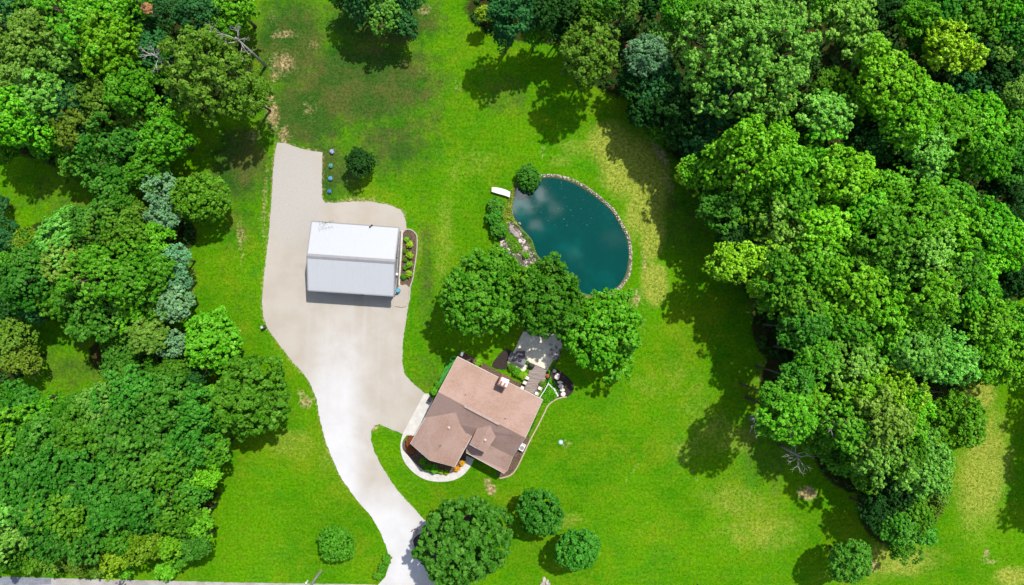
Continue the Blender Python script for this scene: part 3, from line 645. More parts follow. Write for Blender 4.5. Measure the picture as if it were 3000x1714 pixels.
# ---- trees with a character of their own
SP = [
 (2195, 165, 200, 14, 'X', 'p', None, 'huge pale green crown, the largest single tree in the upper right woods'),
 (615, 210, 135, 9.5, 'D', 'o', None, 'large olive green open-branched tree at the left wood edge above the gravel pad'),
 (725, 275, 78, 9, 'D', 'o', None, 'smaller olive green open tree leaning over the bare dirt strip'),
 (1725, 170, 103, 10, 'D', 'o', None, 'olive-yellow open-branched round tree at the top edge of the lawn'),
 (590, 582, 76, 5.5, 'R', 'g', 'rounded_tree', 'rounded dark-textured green tree left of the gravel pad, beside a silvery tree'),
 (480, 560, 60, 5.5, 'F', 's', None, 'silvery blue-green tree just left of the rounded green tree above the left lawn'),
 (478, 635, 52, 5, 'F', 's', None, 'small silvery blue-green tree below its larger silvery neighbour, left lawn edge'),
 (515, 760, 48, 6, 'F', 's', None, 'uppermost of the three silvery trees in a column along the left lawn edge'),
 (520, 825, 46, 6, 'F', 's', None, 'middle one of the three silvery trees in a column along the left lawn edge'),
 (518, 893, 58, 6.5, 'F', 's', None, 'lowest and palest of the three silvery trees in a column by the left lawn'),
 (505, 1010, 46, 6, 'F', 's', None, 'silvery tree tucked behind the bright green round tree left of the driveway'),
 (625, 1000, 86, 5, 'R', 'm', 'round_tree', 'bright green round tree on the left lawn, nearest the basin of the driveway bend'),
 (735, 1165, 118, 6, 'R', 'g', 'round_tree', 'large fresh green round tree on the lawn left of the driveway'),
 (1395, 868, 122, 7.5, 'L', 'g', 'shade_tree', 'dark green leftmost of the three big trees behind the house'),
 (1465, 785, 62, 6.5, 'M', 'g', 'shade_tree', 'small dark green tree poking above the leftmost big tree by the rock garden'),
 (1602, 876, 120, 6.0, 'L', 'g', 'shade_tree', 'middle tree of the three behind the house, touching the pond'),
 (1560, 830, 62, 6, 'M', 'm', 'shade_tree', 'small bright green tree between the rock garden and the big middle tree'),
 (1765, 978, 130, 5.4, 'L', 'm', 'shade_tree', 'rightmost and lightest of the three big trees behind the house, below the pond'),
 (1053, 475, 45, 3.4, 'M', 'd', 'small_tree', 'small dark round tree alone on the rough grass right of the gravel pad'),
 (1580, 1497, 72, 4.8, 'R', 'e', 'round_tree', 'left one of the pair of round clipped-looking trees on the front lawn'),
 (1690, 1610, 66, 5.0, 'R', 'e', 'round_tree', 'right one of the pair of round trees on the front lawn'),
 (1362, 1585, 132, 7.0, 'R', 'e', 'round_tree', 'big dense round tree at the driveway mouth, casting shade on the concrete'),
 (985, 1592, 52, 3.0, 'R', 'g', 'small_tree', 'small oval dark green tree alone on the lawn left of the driveway mouth'),
 (2806, 1230, 78, 7, 'R', 'm', 'round_tree', 'vivid emerald round tree alone at the right edge of the lower right woods'),
 (2488, 1646, 66, 6, 'R', 'e', 'round_tree', 'emerald round tree alone on the lawn below the lower right woods'),
 (1548, 523, 38, 1.3, 'R', 'e', 'pond_shrub', 'round glossy green shrub overhanging the top left corner of the pond'),
 (1453, 600, 26, .9, 'S', 'e', 'hedge_shrub', 'upper bushy green shrub of the curved planting just below the white bench'),
 (1449, 640, 27, .9, 'S', 'e', 'hedge_shrub', 'middle bushy green shrub of the curved planting left of the pond'),
 (1462, 676, 26, .9, 'S', 'e', 'hedge_shrub', 'lower bushy green shrub of the curved planting left of the pond'),
 (1541, 747, 11, .4, 'S', 'm', 'grass_clump', 'small green clump growing among the rocks left of the pond'),
 (505, 283, 38, 1.8, 'S', 'd', 'dark_shrub', 'small dark green shrub in the grassy gap left of the olive open tree'),
 (487, 1668, 33, 1.6, 'S', 'm', 'round_shrub', 'vivid green low shrub beside the road at the bottom left'),
 (1133, 1637, 15, .7, 'S', 'g', 'round_shrub', 'topmost of three low round shrubs along the left side of the driveway mouth'),
 (1120, 1663, 14, .7, 'S', 'g', 'round_shrub', 'middle of three low round shrubs along the left side of the driveway mouth'),
 (1108, 1686, 14, .7, 'S', 'g', 'round_shrub', 'lowest of three low round shrubs along the left side of the driveway mouth'),
 (1201, 717, 10.5, .5, 'S', 'y', 'lime_shrub', 'uppermost of the four round lime shrubs in the bed right of the barn'),
 (1200, 748, 11, .5, 'S', 'y', 'lime_shrub', 'second from the top of the four round lime shrubs right of the barn'),
 (1200, 776, 10, .5, 'S', 'y', 'lime_shrub', 'third from the top of the four round lime shrubs right of the barn'),
 (1199, 803, 11, .5, 'S', 'y', 'lime_shrub', 'lowest of the four round lime shrubs in the bed right of the barn'),
 (1191, 701, 8, .4, 'S', 'l', 'bedding_plant', 'small bright plant above the lime shrubs in the barn bed'),
 (1187, 736, 7, .35, 'S', 'g', 'bedding_plant', 'small green plant between the barn kerb and the upper lime shrubs'),
 (1187, 762, 7, .35, 'S', 'g', 'bedding_plant', 'small green plant beside the gap of the second and third lime shrubs'),
 (1186, 785, 7, .35, 'S', 'g', 'bedding_plant', 'small green plant left of the two lower lime shrubs'),
 (1182, 811, 9, .35, 'S', 'g', 'bedding_plant', 'lowest small green plant in the bed beside the barn'),
 (1255, 1368, 13, .7, 'S', 'm', 'front_shrub', 'leafy bright green shrub left of the centre of the curved front bed'),
 (1272, 1374, 14, .8, 'S', 'm', 'front_shrub', 'leafy bright green shrub at the bottom of the curved front bed'),
 (1240, 1352, 12, .7, 'S', 'm', 'front_shrub', 'bright green shrub nearest the brown shrub in the curved front bed'),
 (1292, 1382, 8, .35, 'S', 'y', 'bedding_plant', 'low yellow-green plant at the rim of the curved front bed, nearer the green shrubs'),
 (1308, 1384, 8, .35, 'S', 'y', 'bedding_plant', 'low yellow-green plant at the rim of the curved front bed, nearer the orange flowers'),
 (1272, 1146, 13, .7, 'S', 'm', 'side_shrub', 'round green shrub at the upper left wall of the house by the driveway'),
 (1283, 1128, 11, .6, 'S', 'm', 'side_shrub', 'light green shrub above the round one at the left wall of the house'),
 (1533, 1100, 14, .5, 'S', 'y', 'patio_shrub', 'low lime green shrub between the deck and the back of the house'),
 (1515, 1090, 14, .5, 'S', 'm', 'patio_shrub', 'low green shrub left of the lime one behind the house'),
 (1500, 1076, 12, .5, 'S', 'g', 'patio_shrub', 'low green shrub below the dark lounge seat on the patio'),
 (1402, 1062, 12, .5, 'S', 'y', 'patio_shrub', 'lime green clump in the shade behind the upper left roof edge'),
 (1545, 1062, 6, .3, 'S', 'g', 'patio_plant', 'tiny dark green plant in the corner of the back patio'),
 (1587, 1123, 8, .5, 'S', 'o', 'potted_plant', 'olive and yellow potted plant on the deck beside the right chairs'),
 (2010, 512, 36, 6, 'S', 'y', 'lime_sapling', 'small yellow-lime sapling at the left tip of the right woods'),
 (1440, 40, 24, 2, 'S', 'y', 'lime_sapling', 'yellow-lime sapling at the top edge, left of the dark bluish trees'),
]
for px, py, r, hc, t, c, nm, lb in SP:
    if 'three low round shrubs' in lb: g = 'low round shrubs at the driveway mouth'
    elif 'four round lime' in lb or 'of the four' in lb: g = 'round lime shrubs in the barn bed'
    elif 'curved planting' in lb: g = 'shrubs of the curved planting by the pond'
    elif nm == 'bedding_plant': g = 'small bedding plants'
    elif nm == 'round_tree' and 'pair' in lb: g = 'pair of round trees on the front lawn'
    else: g = None
    tree(px, py, r * 1.04, hc, t, c, name=nm, label=lb, group=g, cat='shrub' if r < 40 else 'tree', flat=.95 if t in 'RS' else None)
# coloured bed plants
def blob_shrub(name, px, py, rx, ry, hc, rz, colr, label, group=None):
    o = tree(px, py, rx, hc, 'S', 'g', name=name, label=label, cat='shrub', sy=ry / rx, rot=rz, flat=.9, col_=colr, group=group); return o
blob_shrub('brown_shrub', 1200, 1297, 12, 22, .6, -.25, (.20, .062, .022), 'reddish brown low shrub at the left corner of the garage wing')
blob_shrub('brown_shrub', 1203, 1318, 12, 14, .5, .3, (.19, .066, .024), 'reddish brown shrub where the curved walk bends, below the other brown one')
blob_shrub('orange_flowers', 1354, 1357, 8, 11, .4, -.6, (.42, .24, .01), 'upper orange and yellow flower clump at the right end of the curved front bed')
blob_shrub('orange_flowers', 1339, 1374, 8, 11, .4, -.8, (.45, .20, .01), 'lower orange flower clump under the garage wing right corner')
blob_shrub('garden_hedge', 1308, 1086, 9, 52, .7, -.55, (.05, .22, .03), 'long narrow green hedge strip along the upper left wall of the house')
for (x, y, c, lb) in ((972, 444, (.30, .38, .60), 'pale lavender-blue little plant, topmost of the four in a line by the gravel pad'), (969, 486, (.09, .38, .31), 'teal little plant, second from the top of the line by the gravel pad'),
                      (968, 523, (.13, .30, .50), 'blue little plant, third and widest of the line by the gravel pad'), (965, 561, (.08, .19, .44), 'deep blue little plant, lowest of the line by the gravel pad')):
    blob_shrub('blue_sapling', x, y, 6.5, 7, .3, 0, c, lb, 'little blue plants in a line beside the gravel pad')

# automatic, place-based labels for the woods
def zone(px, py):
    if px < 900:
        row = 'top left woods' if py < 320 else 'woods above the upper left clearing' if py < 660 else 'left woods between the two clearings' if py < 960 else 'woods around the lower left clearing' if py < 1140 else 'bottom left woods'
        side = "at the photo's left edge" if px < 130 else 'well inside' if px < 330 else 'towards the lawn' if px < 500 else 'at the lawn edge'
        if py > 1560: row = 'bottom left woods by the road'
    elif px < 1300: return 'in the top middle clump above the rough grass', ''
    elif px < 2090 and py < 130: return 'in the dark row along the top edge', 'left of the huge crown'
    else:
        row = 'top right woods' if py < 320 else 'upper right woods' if py < 540 else 'right woods level with the pond' if py < 760 else 'right woods below pond level' if py < 990 else 'right woods above the lower clearing' if py < 1125 else 'lower right woods'
        side = 'at the lawn edge' if px < 2260 else 'towards the lawn' if px < 2480 else 'in the middle' if px < 2720 else "towards the photo's right edge" if px < 2900 else "at the photo's right edge"
        if py > 1440: side = 'at the bottom tip'
    return 'in the ' + row, side
byl = {}
for t in TREES:
    e, px, py, r, c, typ, lb = t
    if lb: continue
    if px > 3150:
        e['label'] = 'tree just outside the right of the frame that shades the far right lawn'; e['group'] = 'trees right of the frame'; continue
    sz = 'shrub' if r < 45 else 'small tree' if r < 66 else 'tree' if r < 92 else 'broad tree'
    z, s = zone(px, py)
    byl.setdefault((CN[c], sz, z, s), []).append(t)
for (cn, sz, z, s), ts in byl.items():
    ts.sort(key=lambda t: (t[1])); n = len(ts)
    xs = [t[1] for t in ts]; ys = [t[2] for t in ts]
    vert = (max(ys) - min(ys)) > (max(xs) - min(xs))
    if vert: ts.sort(key=lambda t: t[2])
    for i, t in enumerate(ts):
        w = ''
        if n > 1:
            if vert: w = 'uppermost ' if i == 0 else 'lowermost ' if i == n - 1 else ('middle ' if n == 3 else ['', 'second highest ', 'third highest ', 'fourth highest ', 'fifth highest '][i])
            else: w = 'leftmost ' if i == 0 else 'rightmost ' if i == n - 1 else ('middle ' if n == 3 else ['', 'second from left ', 'third from left ', 'fourth from left ', 'fifth from left '][i])
        t[0]['label'] = ' '.join((w + cn + ' ' + sz + ' ' + z + (' ' + s if s else '')).split()[:16])
        t[0]['group'] = 'trees of the ' + z.replace('in the ', '') if 'tree' in sz else 'shrubs of the woods'

# undergrowth filling the woods floor
def undergrowth():
    rng = np.random.default_rng(7); n = 5200
    px = rng.uniform(-60, 3060, n * 3); py = rng.uniform(-60, 1760, n * 3)
    m = maskf([w for w in WOOD], px, py, .1)
    # keep shy of the lawn
    k = (m > .75) & ~((px > 1980) & (px < 2270) & (py > 1040) & (py < 1500)) & ~((px < 320) & (py > 480) & (py < 680)) & ~((px > 80) & (px < 300) & (py > 1000) & (py < 1150)) & (py < 1672)
    px, py = px[k][:n], py[k][:n]
    c = np.array([P(a, b)[:] for a, b in zip(px, py)]); n = len(c)
    r = rng.uniform(.3, 1.0, n); per = 14
    C = np.repeat(c, per, 0); R = np.repeat(r, per)
    d = unit(rng.normal(size=(n * per, 3)) + [0, 0, .5]); d[:, 2] = abs(d[:, 2])
    C = C + d * R[:, None] * rng.uniform(.5, 1.1, (n * per, 1)) * [1, 1, 1.3]
    N = unit(d + .5 * rng.normal(size=d.shape) + [0, 0, .5])
    T = np.repeat(rng.uniform(.2, .8, n), per) + rng.uniform(-.2, .2, n * per)
    o = link('undergrowth', leaf_mesh('undergrowth', C, N, T, .28, .18, rng)); o.color = (.022, .075, .010, 1)
    tag(o, 'dark low undergrowth covering the woodland floor', 'undergrowth', kind='stuff')
undergrowth()
# tufts of long and short grass breaking up the lawn
def tufts():
    rng = np.random.default_rng(11); n = 60000
    px = rng.uniform(0, 3000, n); py = rng.uniform(0, 1714, n)
    rr = maskf(ROUGH_AND_SHADE, px, py, .5) + .7 * maskf(DRY, px, py, .4)
    X = (px - 1500) / S; Y = (857 - py) / S
    hard = np.array([P(x, y)[:2] for x, y in DRIVE]); hs = W([(60, 900), (60, 1420), (1110, 1380), (1500, 640), (1700, 640), (1680, 300), (1500, -60), (1200, -40), (1080, 250), (600, 170)])
    house = np.array([P(x, y)[:2] for x, y in hs]); bed = np.array([P(x, y)[:2] for x, y in [(1140, 640), (1225, 665), (1222, 900), (1140, 900)]])
    k = (sdist(X, Y, hard) > .25) & (sdist(X, Y, pond_w) > .9) & (sdist(X, Y, house) > .1) & (sdist(X, Y, bed) > .2) & (maskf(WOOD, px, py, .1) < .5) & (py < 1685) & (maskf([(1510, 720, 80, 110, 0, 1)], px, py, .1) < .5) & (rng.uniform(size=n) < .30 + .7 * rr)
    X, Y, rr = X[k], Y[k], rr[k]; n = len(X); per = 3
    C = np.repeat(np.stack([X, Y, np.full(n, .04)], -1), per, 0) + rng.normal(size=(n * per, 3)) * [.12, .12, .01]
    a = rng.uniform(0, 6.28, n * per)
    N = unit(np.stack([np.cos(a) * .8, np.sin(a) * .8, np.full(n * per, .75)], -1))
    T = np.repeat(rng.uniform(.1, .9, n), per)
    o = link('grass_tufts', leaf_mesh('grass_tufts', C, N, T, .10, .035, rng)); o.color = (.060, .175, .004, 1)
    tag(o, 'short tufts of grass scattered over the lawn', 'grass', kind='stuff')
tufts()
def groundcover(name, poly, n, colr, label, size=.09, h=.25, seed=3):
    rng = np.random.default_rng(seed); pts = np.array(crom(poly, 4)); x0, y0 = pts.min(0); x1, y1 = pts.max(0)
    px = rng.uniform(x0, x1, n * 3); py = rng.uniform(y0, y1, n * 3); k = sdist(px, py, pts) < 0
    px, py = px[k][:n], py[k][:n]
    C = np.array([P(a, b)[:] for a, b in zip(px, py)]); C[:, 2] = rng.uniform(.04, h, len(C))
    N = unit(rng.normal(size=C.shape) * .7 + [0, 0, 1]); T = .5 + .5 * np.sin(C[:, 0] * 3) * np.cos(C[:, 1] * 3.7) * .6 + rng.uniform(-.25, .25, len(C))
    o = link(name, leaf_mesh(name, C, N, T, size, size * .6, rng)); o.color = (*colr, 1); tag(o, label, 'ground cover', kind='stuff')
groundcover('ground_cover', [(1494, 560), (1510, 552), (1501, 600), (1504, 636), (1524, 668), (1512, 660), (1490, 640), (1477, 650), (1474, 620), (1488, 590)], 1500, (.19, .25, .03), 'yellowish ground cover between the curved planting and the pond')
groundcover('ground_cover', [(1478, 690), (1500, 700), (1526, 722), (1530, 738), (1506, 742), (1488, 720)], 900, (.09, .22, .015), 'green ground cover patch inside the rock garden', seed=4)
groundcover('ground_cover', [(1532, 676), (1545, 690), (1562, 712), (1570, 742), (1578, 762), (1572, 764), (1560, 740), (1548, 712), (1530, 688)], 800, (.09, .20, .02), 'green fringe along the lower left pond bank', seed=5)
groundcover('ground_cover', W([(1430, 640), (1400, 700), (1290, 965), (1230, 930), (1330, 780), (1395, 620)]), 900, (.035, .17, .012), 'dense green ground cover along the right wall of the house', seed=6)
groundcover('ground_cover', W([(1480, 390), (1560, 480), (1570, 590), (1480, 640), (1420, 620), (1440, 480)]), 1000, (.07, .26, .006), 'bright green patch between the deck and the stepping stones', seed=8)

# ---------------------------------------------------------------- dead and bare trees
def bare_tree(px, py, hc, R, label, seed, twigs=3, name='bare_tree'):
    rnd = random.Random(seed); b = P(px, py, hc)
    e = empty(name, (b.x, b.y, 0), label, 'dead tree')
    tk = MB(); br = MB()
    tk.tube([(0, 0, 0), (.1, 0, hc * .5), (0, .1, hc)], [.22, .16, .1], 7)
    def grow(p, d, L, r, k):
        q = p + d * L * .5 + Vector((rnd.uniform(-.1, .1), rnd.uniform(-.1, .1), 0)) * L; e2 = q + (d + Vector((rnd.uniform(-.4, .4), rnd.uniform(-.4, .4), rnd.uniform(0, .3)))).normalized() * L * .5
        br.tube([p, q, e2], [r, r * .75, r * .45], 4)
        if k:
            for _ in range(twigs): 
                grow(q.lerp(e2, rnd.random()), (d + Vector((rnd.uniform(-.9, .9), rnd.uniform(-.9, .9), rnd.uniform(-.2, .5)))).normalized(), L * .6, r * .5, k - 1)
    for i in range(7):
        a = i * .9 + rnd.uniform(-.3, .3)
        grow(Vector((0, 0, hc * rnd.uniform(.75, 1.0))), Vector((math.cos(a), math.sin(a), rnd.uniform(.2, .8))).normalized(), R * rnd.uniform(.5, .8), .07, 2)
    tk.build('trunk', GREYBARK, e, True); br.build('branches', GREYBARK, e, True)
bare_tree(690, 112, 11.5, 2.9, 'leafless pale grey tree top standing behind the large olive open tree', 1)
bare_tree(615, 95, 11, 2.2, 'thin bare twiggy tree top at the upper rim of the olive open tree', 7)
bare_tree(2345, 1340, 7, 2.4, 'bleached bare branches at the lawn edge below the lower right woods', 2)
bare_tree(2225, 1235, 4, 2.6, 'low brown-grey dead brush in the shade left of the lower right woods', 3)
bare_tree(2452, 1245, 14.5, 1.6, 'bare grey twigs between the crowns in the lower right woods', 4)
bare_tree(2772, 865, 16, 1.8, 'bare grey branch ends among the crowns towards the right edge', 5)
bare_tree(445, 160, 13, 1.8, 'bare twigs over the dark trees of the top left woods', 6)
def dead_bush(px, py, r, hc, colr, label):
    tree(px, py, r, hc, 'S', 'g', name='dry_bush', label=label, cat='shrub', col_=colr, flat=.8)
dead_bush(432, 25, 18, 11, (.42, .20, .09), 'rusty brown dead foliage at the top edge of the top left woods')
dead_bush(1840, 136, 8, 9, (.45, .12, .09), 'tiny reddish dead clump between the yellow-green tree and the silvery one')

# ================================================================ STONES
rs = random.Random(21)
stonem = []
for i, c in enumerate([(.50, .43, .36), (.36, .31, .27), (.60, .54, .48), (.27, .24, .21)]):
    stonem.append(simple('field_stone', c, .9, .25, 4, bump=.5))
stone_mesh = []
for i in range(8):
    mb = MB().rock((0, 0, 0), 1, rs.uniform(.65, .95), rs.uniform(.5, .7), rs); stone_mesh.append(mb.mesh('stone', stonem[i % 4], False))
def stone(px, py, s, label, group, name='rim_stone', z=0.02):
    o = link(name, stone_mesh[rs.randrange(8)]); p = P(px, py); o.location = (p.x, p.y, z); o.scale = (s, s, s * .8); o.rotation_euler = (0, 0, rs.uniform(0, 6.28))
    tag(o, label, 'stone', group)
# pond rim: from the round shrub clockwise to the right big tree
rim = crom([(1560, 517), (1592, 513), (1630, 513), (1672, 524), (1712, 543), (1758, 577), (1799, 615), (1824, 657), (1844, 698), (1850, 744), (1847, 790), (1836, 822), (1812, 850), (1790, 868)], 12, False)
acc = 0; last = rim[0]; k = 0
for p in rim[1:]:
    L = math.dist(p, last); acc += L
    while acc > 4.2:
        acc -= 4.2; k += 1
        part = 'the top stretch' if p[0] < 1680 else 'the upper right curve' if p[1] < 600 else 'the right side' if p[1] < 780 else 'the lower right curve'
        stone(p[0] + rs.uniform(-1.5, 1.5), p[1] + rs.uniform(-1.5, 1.5), rs.uniform(.09, .15), 'small pale stone of the rim along ' + part + ' of the pond', 'stones of the pond rim, ' + part, z=-.03)
        if rs.random() < .55:
            cx, cy = 1690, 700; d = math.dist(p, (cx, cy)); 
            stone(p[0] + (cx - p[0]) / d * 4.5, p[1] + (cy - p[1]) / d * 4.5, rs.uniform(.08, .13), 'small pale stone of the rim along ' + part + ' of the pond', 'stones of the pond rim, ' + part, z=-.1)
    last = p
RG = [(1400 + x / 3.64, 480 + y / 3.64) for x, y in [(310, 620), (400, 625), (450, 690), (540, 800), (580, 900), (620, 980), (680, 1090), (650, 1200), (560, 1180), (480, 1110), (390, 1010), (300, 960), (245, 870), (235, 800), (280, 770), (330, 840), (400, 930), (470, 880), (400, 780), (330, 730)]]
sheet('rock_garden', RG, .012, GRAVEL, jag=2)
sheet('rock_garden', [(1684, 850), (1704, 862), (1700, 885), (1685, 900), (1672, 880)], .012, GRAVEL, jag=1)
for (x, y, sz_, lb) in ((1500, 674, .55, 'large pinkish boulder at the upper end of the rock garden, left of the pond'), (1514, 690, .6, 'largest pinkish boulder in the rock garden, just below the upper one'), (1508, 682, .4, 'medium boulder wedged between the two large pinkish boulders'),
                   (1524, 705, .35, 'boulder below the largest pinkish one, at the bend of the pond bank'), (1540, 728, .4, 'lowest boulder of the rock garden, just above the small green clump'), (1523, 655, .22, 'single small boulder at the water edge of the left pond bank'), (1496, 668, .35, 'boulder at the top left tip of the rock garden beside the green planting')):
    stone(x, y, sz_, lb, 'boulders of the rock garden', 'boulder')
pts = np.array(RG)
k = 0
while k < 95:
    x, y = rs.uniform(1460, 1590), rs.uniform(648, 812)
    if sdist(np.array([x]), np.array([y]), pts)[0] < -1:
        stone(x, y, rs.uniform(.09, .22), 'small pale rock lying in the rock garden left of the pond', 'small rocks of the rock garden', 'garden_rock', z=.03); k += 1

for i in range(26):
    stone(rs.uniform(1608, 1640), rs.uniform(1008, 1052), rs.uniform(.12, .3), 'pale rubble stone heaped on the back patio under the big tree edge', 'rubble on the back patio', 'rubble_stone', z=.08)
# ================================================================ BARN
wm = Mat('white_metal_roof', .42, .4)
wm.color(wm.mix(wm.math('MULTIPLY', wm.rng(wm.noise(1.1, 5, .7, stretch=(2.2, .12, 1, -.07)), .5, .8), .28), (.465, .475, .49), (.36, .365, .37))); WHITE = wm.m
GREYT = simple('grey_trim_metal', (.26, .25, .26), .5, .06, 2, .4)
BWALL = simple('grey_ribbed_wall', (.36, .36, .38), .6, .05, 2, .3)
STONEW = simple('stone_wainscot', (.34, .33, .33), .9, .35, 5, bump=.5)
BLACK = simple('black_metal', (.02, .02, .022), .5, .1, 3)
WPAINT = simple('white_paint', (.75, .74, .72), .5, .04, 3)
GLASS = simple('window_glass', (.03, .045, .06), .08, .1, 1, .6)
def barn():
    ze, zr = 3.4, 4.6
    TL, TR, BL, BR = P(912.5, 650, ze), P(1169, 668.5, ze), P(902, 849, ze), P(1155, 866, ze)
    RL, RR = P(899, 749.5, zr), P(1157, 767, zr)
    c = (TL + TR + BL + BR) / 4
    e = empty('metal_barn', (c.x, c.y, 0), 'long metal barn with white ribbed gable roof and grey ridge beside the driveway', 'barn')
    off = Vector((c.x, c.y, 0)); L = lambda v: Vector(v) - off
    TL, TR, BL, BR, RL, RR = map(L, (TL, TR, BL, BR, RL, RR))
    ux = (TR - TL).normalized(); uy = (TL - BL); uy.z = 0; uy.normalize()
    ins = .28
    f = [TL + ux * ins - uy * ins, TR - ux * ins - uy * ins, BR - ux * ins + uy * ins, BL + ux * ins + uy * ins]
    w = MB(); w.prism([p[:2] for p in f][::-1], -.02, ze - .12)
    for a, b, r in ((f[0], f[3], RL + ux * ins), (f[1], f[2], RR - ux * ins)):
        w.add([(a.x, a.y, ze - .12), (b.x, b.y, ze - .12), (r.x, r.y, zr - .14)], [(0, 1, 2), (2, 1, 0)])
    w.build('wall', BWALL, e)
    st = MB()
    g = [f[0] - ux * .04 + uy * .04, f[1] + ux * .04 + uy * .04, f[2] + ux * .04 - uy * .04, f[3] - ux * .04 - uy * .04]
    for a, b in ((g[0], g[1]), (g[1], g[2]), (g[3], g[0])): st.bar(Vector((a.x, a.y, .5)), Vector((b.x, b.y, .5)), .08, 1.0)
    st.build('stone_wainscot', STONEW, e)
    for nm, quad in (('roof', (TL, TR, RR, RL)), ('roof', (BL, BR, RR, RL))):
        a, b, r2, r1 = quad
        mb = MB(); mb.slab([a, b, r2, r1], .07)
        n = 36
        for i in range(n):
            t = (i + .5) / n
            p = a.lerp(b, t); q = r1.lerp(r2, t)
            mb.bar(p + Vector((0, 0, .015)), q + Vector((0, 0, .015)), .06, .045)
        mb.build(nm, WHITE, e)
    mb = MB()
    up = Vector((0, 0, .05))
    for s, (a, b) in ((1, (TL, TR)), (-1, (BL, BR))):
        pa = RL.lerp(a, .07); pb = RR.lerp(b, .07)
        mb.slab([RL + up * 1.4, RR + up * 1.4, pb + up, pa + up], .04)
    mb.build('ridge_cap', GREYT, e)
    mb = MB()
    for a, b in ((TL, RL), (RL, BL), (TR, RR), (RR, BR)): mb.bar(a + Vector((0, 0, -.03)), b + Vector((0, 0, -.03)), .14, .2)
    mb.build('rake_trim', GREYT, e)
    for a, b, s in ((TL, TR, 1), (BL, BR, -1)):
        m2 = MB(); m2.bar(a + uy * s * .08 + Vector((0, 0, -.06)), b + uy * s * .08 + Vector((0, 0, -.06)), .15, .13); m2.build('gutter', GREYT, e)
    # doors on the driveway side
    for t0, t1, h in ((.12, .42, 3.0), (.50, .80, 3.0)):
        m2 = MB(); a = f[3].lerp(f[2], t0) - uy * .03; b = f[3].lerp(f[2], t1) - uy * .03
        m2.bar(Vector((a.x, a.y, h / 2)), Vector((b.x, b.y, h / 2)), .06, h)
        dd = m2.build('overhead_door', WPAINT, e)
        m3 = MB()
        for z in (.75, 1.5, 2.25): m3.bar(Vector((a.x, a.y, z)) - uy * .035, Vector((b.x, b.y, z)) - uy * .035, .02, .03)
        m3.build('door_seam', GREYT, dd)
    m2 = MB(); a = f[1].lerp(f[2], .86) + ux * .05; b = f[1].lerp(f[2], .95) + ux * .05
    m2.bar(Vector((a.x, a.y, 1.05)), Vector((b.x, b.y, 1.05)), .05, 2.1); m2.build('door', WPAINT, e)
    m2 = MB(); a = f[1].lerp(f[2], .3) + ux * .05; b = f[1].lerp(f[2], .42) + ux * .05
    m2.bar(Vector((a.x, a.y, 1.7)), Vector((b.x, b.y, 1.7)), .05, 1.1); wd = m2.build('window', GLASS, e)
    # small bits on the building
    p = f[1].lerp(f[2], .69) + ux * .16; MB().box((p.x, p.y, 1.5), (.28, .34, .5)).build('meter_box', WPAINT, e, bevel=.02)
    # floodlights
    for t in (.69, .06 * 10.3):
        pass
    m2 = MB()
    for dx, dy in ((0, .12), (-.25, -.1)):
        q = TL.lerp(TR, .69) + ux * dx + uy * dy; m2.cyl((q.x, q.y, ze + .02), .14, .2, 10, .09)
    q = TL.lerp(TR, .69); m2.bar((q.x, q.y, ze), (q.x - .3, q.y - .3, ze + .15), .05, .05); m2.build('flood_lamp', BLACK, e)
    # tv aerial on the back edge
    q = TL.lerp(TR, .165); m2 = MB(); m2.tube([(q.x, q.y, ze - 1), (q.x, q.y, ze + 1.6)], [.03, .025], 6)
    t_ = Vector((q.x, q.y, ze + 1.5))
    A = t_ + Vector((-.5, -.35, 0)); B = t_ + Vector((1.4, .1, 0)); m2.bar(A, B, .03, .03)
    for i, l in enumerate((.9, .8, .65, .5, .4)):
        c_ = A.lerp(B, i / 4); m2.bar(c_ + Vector((-.1, l / 2, 0)), c_ + Vector((.1, -l / 2, 0)), .022, .022)
    m2.build('aerial', BLACK, e)
    # lamp over doors
    q = BL.lerp(BR, .63) - uy * .1; MB().box((q.x, q.y, 3.1), (.5, .35, .25)).build('wall_lamp', BLACK, e)
barn()
# barrel and bin
def barrel(px, py, mat, label):
    p = P(px, py, .9); e = empty('rain_barrel', (p.x, p.y, 0), label, 'barrel')
    MB().cyl((0, 0, 0.05), .27, .4, 18, .31).cyl((0, 0, .45), .31, .42, 18, .27).build('body', mat, e)
    MB().cyl((0, 0, .86), .285, .05, 18).build('lid', simple('barrel_lid', (.08, .35, .50), .4), e)
barrel(1165.5, 851, simple('blue_plastic', (.02, .25, .42), .4, .05), 'blue plastic barrel at the lower right corner of the metal barn')

# ================================================================ HOUSE
def shingle():
    m = Mat('brown_shingles', .92, .1)
    uv = m.n('ShaderNodeUVMap').outputs[0]
    br = m.n('ShaderNodeTexBrick'); m.set(br.inputs['Vector'], uv); br.inputs['Scale'].default_value = 1
    br.inputs['Brick Width'].default_value = .33; br.inputs['Row Height'].default_value = .15; br.inputs['Mortar Size'].default_value = .014
    br.inputs['Color1'].default_value = (.45, .295, .23, 1); br.inputs['Color2'].default_value = (.375, .235, .18, 1); br.inputs['Mortar'].default_value = (.20, .13, .10, 1)
    c = m.mix(m.rng(m.noise(.35, 5, .6), .35, .65), br.outputs[0], m.mix(.5, br.outputs[0], (.46, .33, .28)))
    c = m.mix(m.math('MULTIPLY', m.rng(m.noise(5, 4, .7), .3, .7), .25), c, (.26, .17, .14))
    m.color(c).bump(m.math('ADD', m.math('MULTIPLY', br.outputs['Fac'], -.6), m.noise(12, 3)), .35, .03)
    return m.m
SHING = shingle()
BRICKW = Mat('red_brick', .9, .15)
_b = BRICKW.n('ShaderNodeTexBrick'); BRICKW.set(_b.inputs['Vector'], BRICKW.obj()); _b.inputs['Scale'].default_value = 4
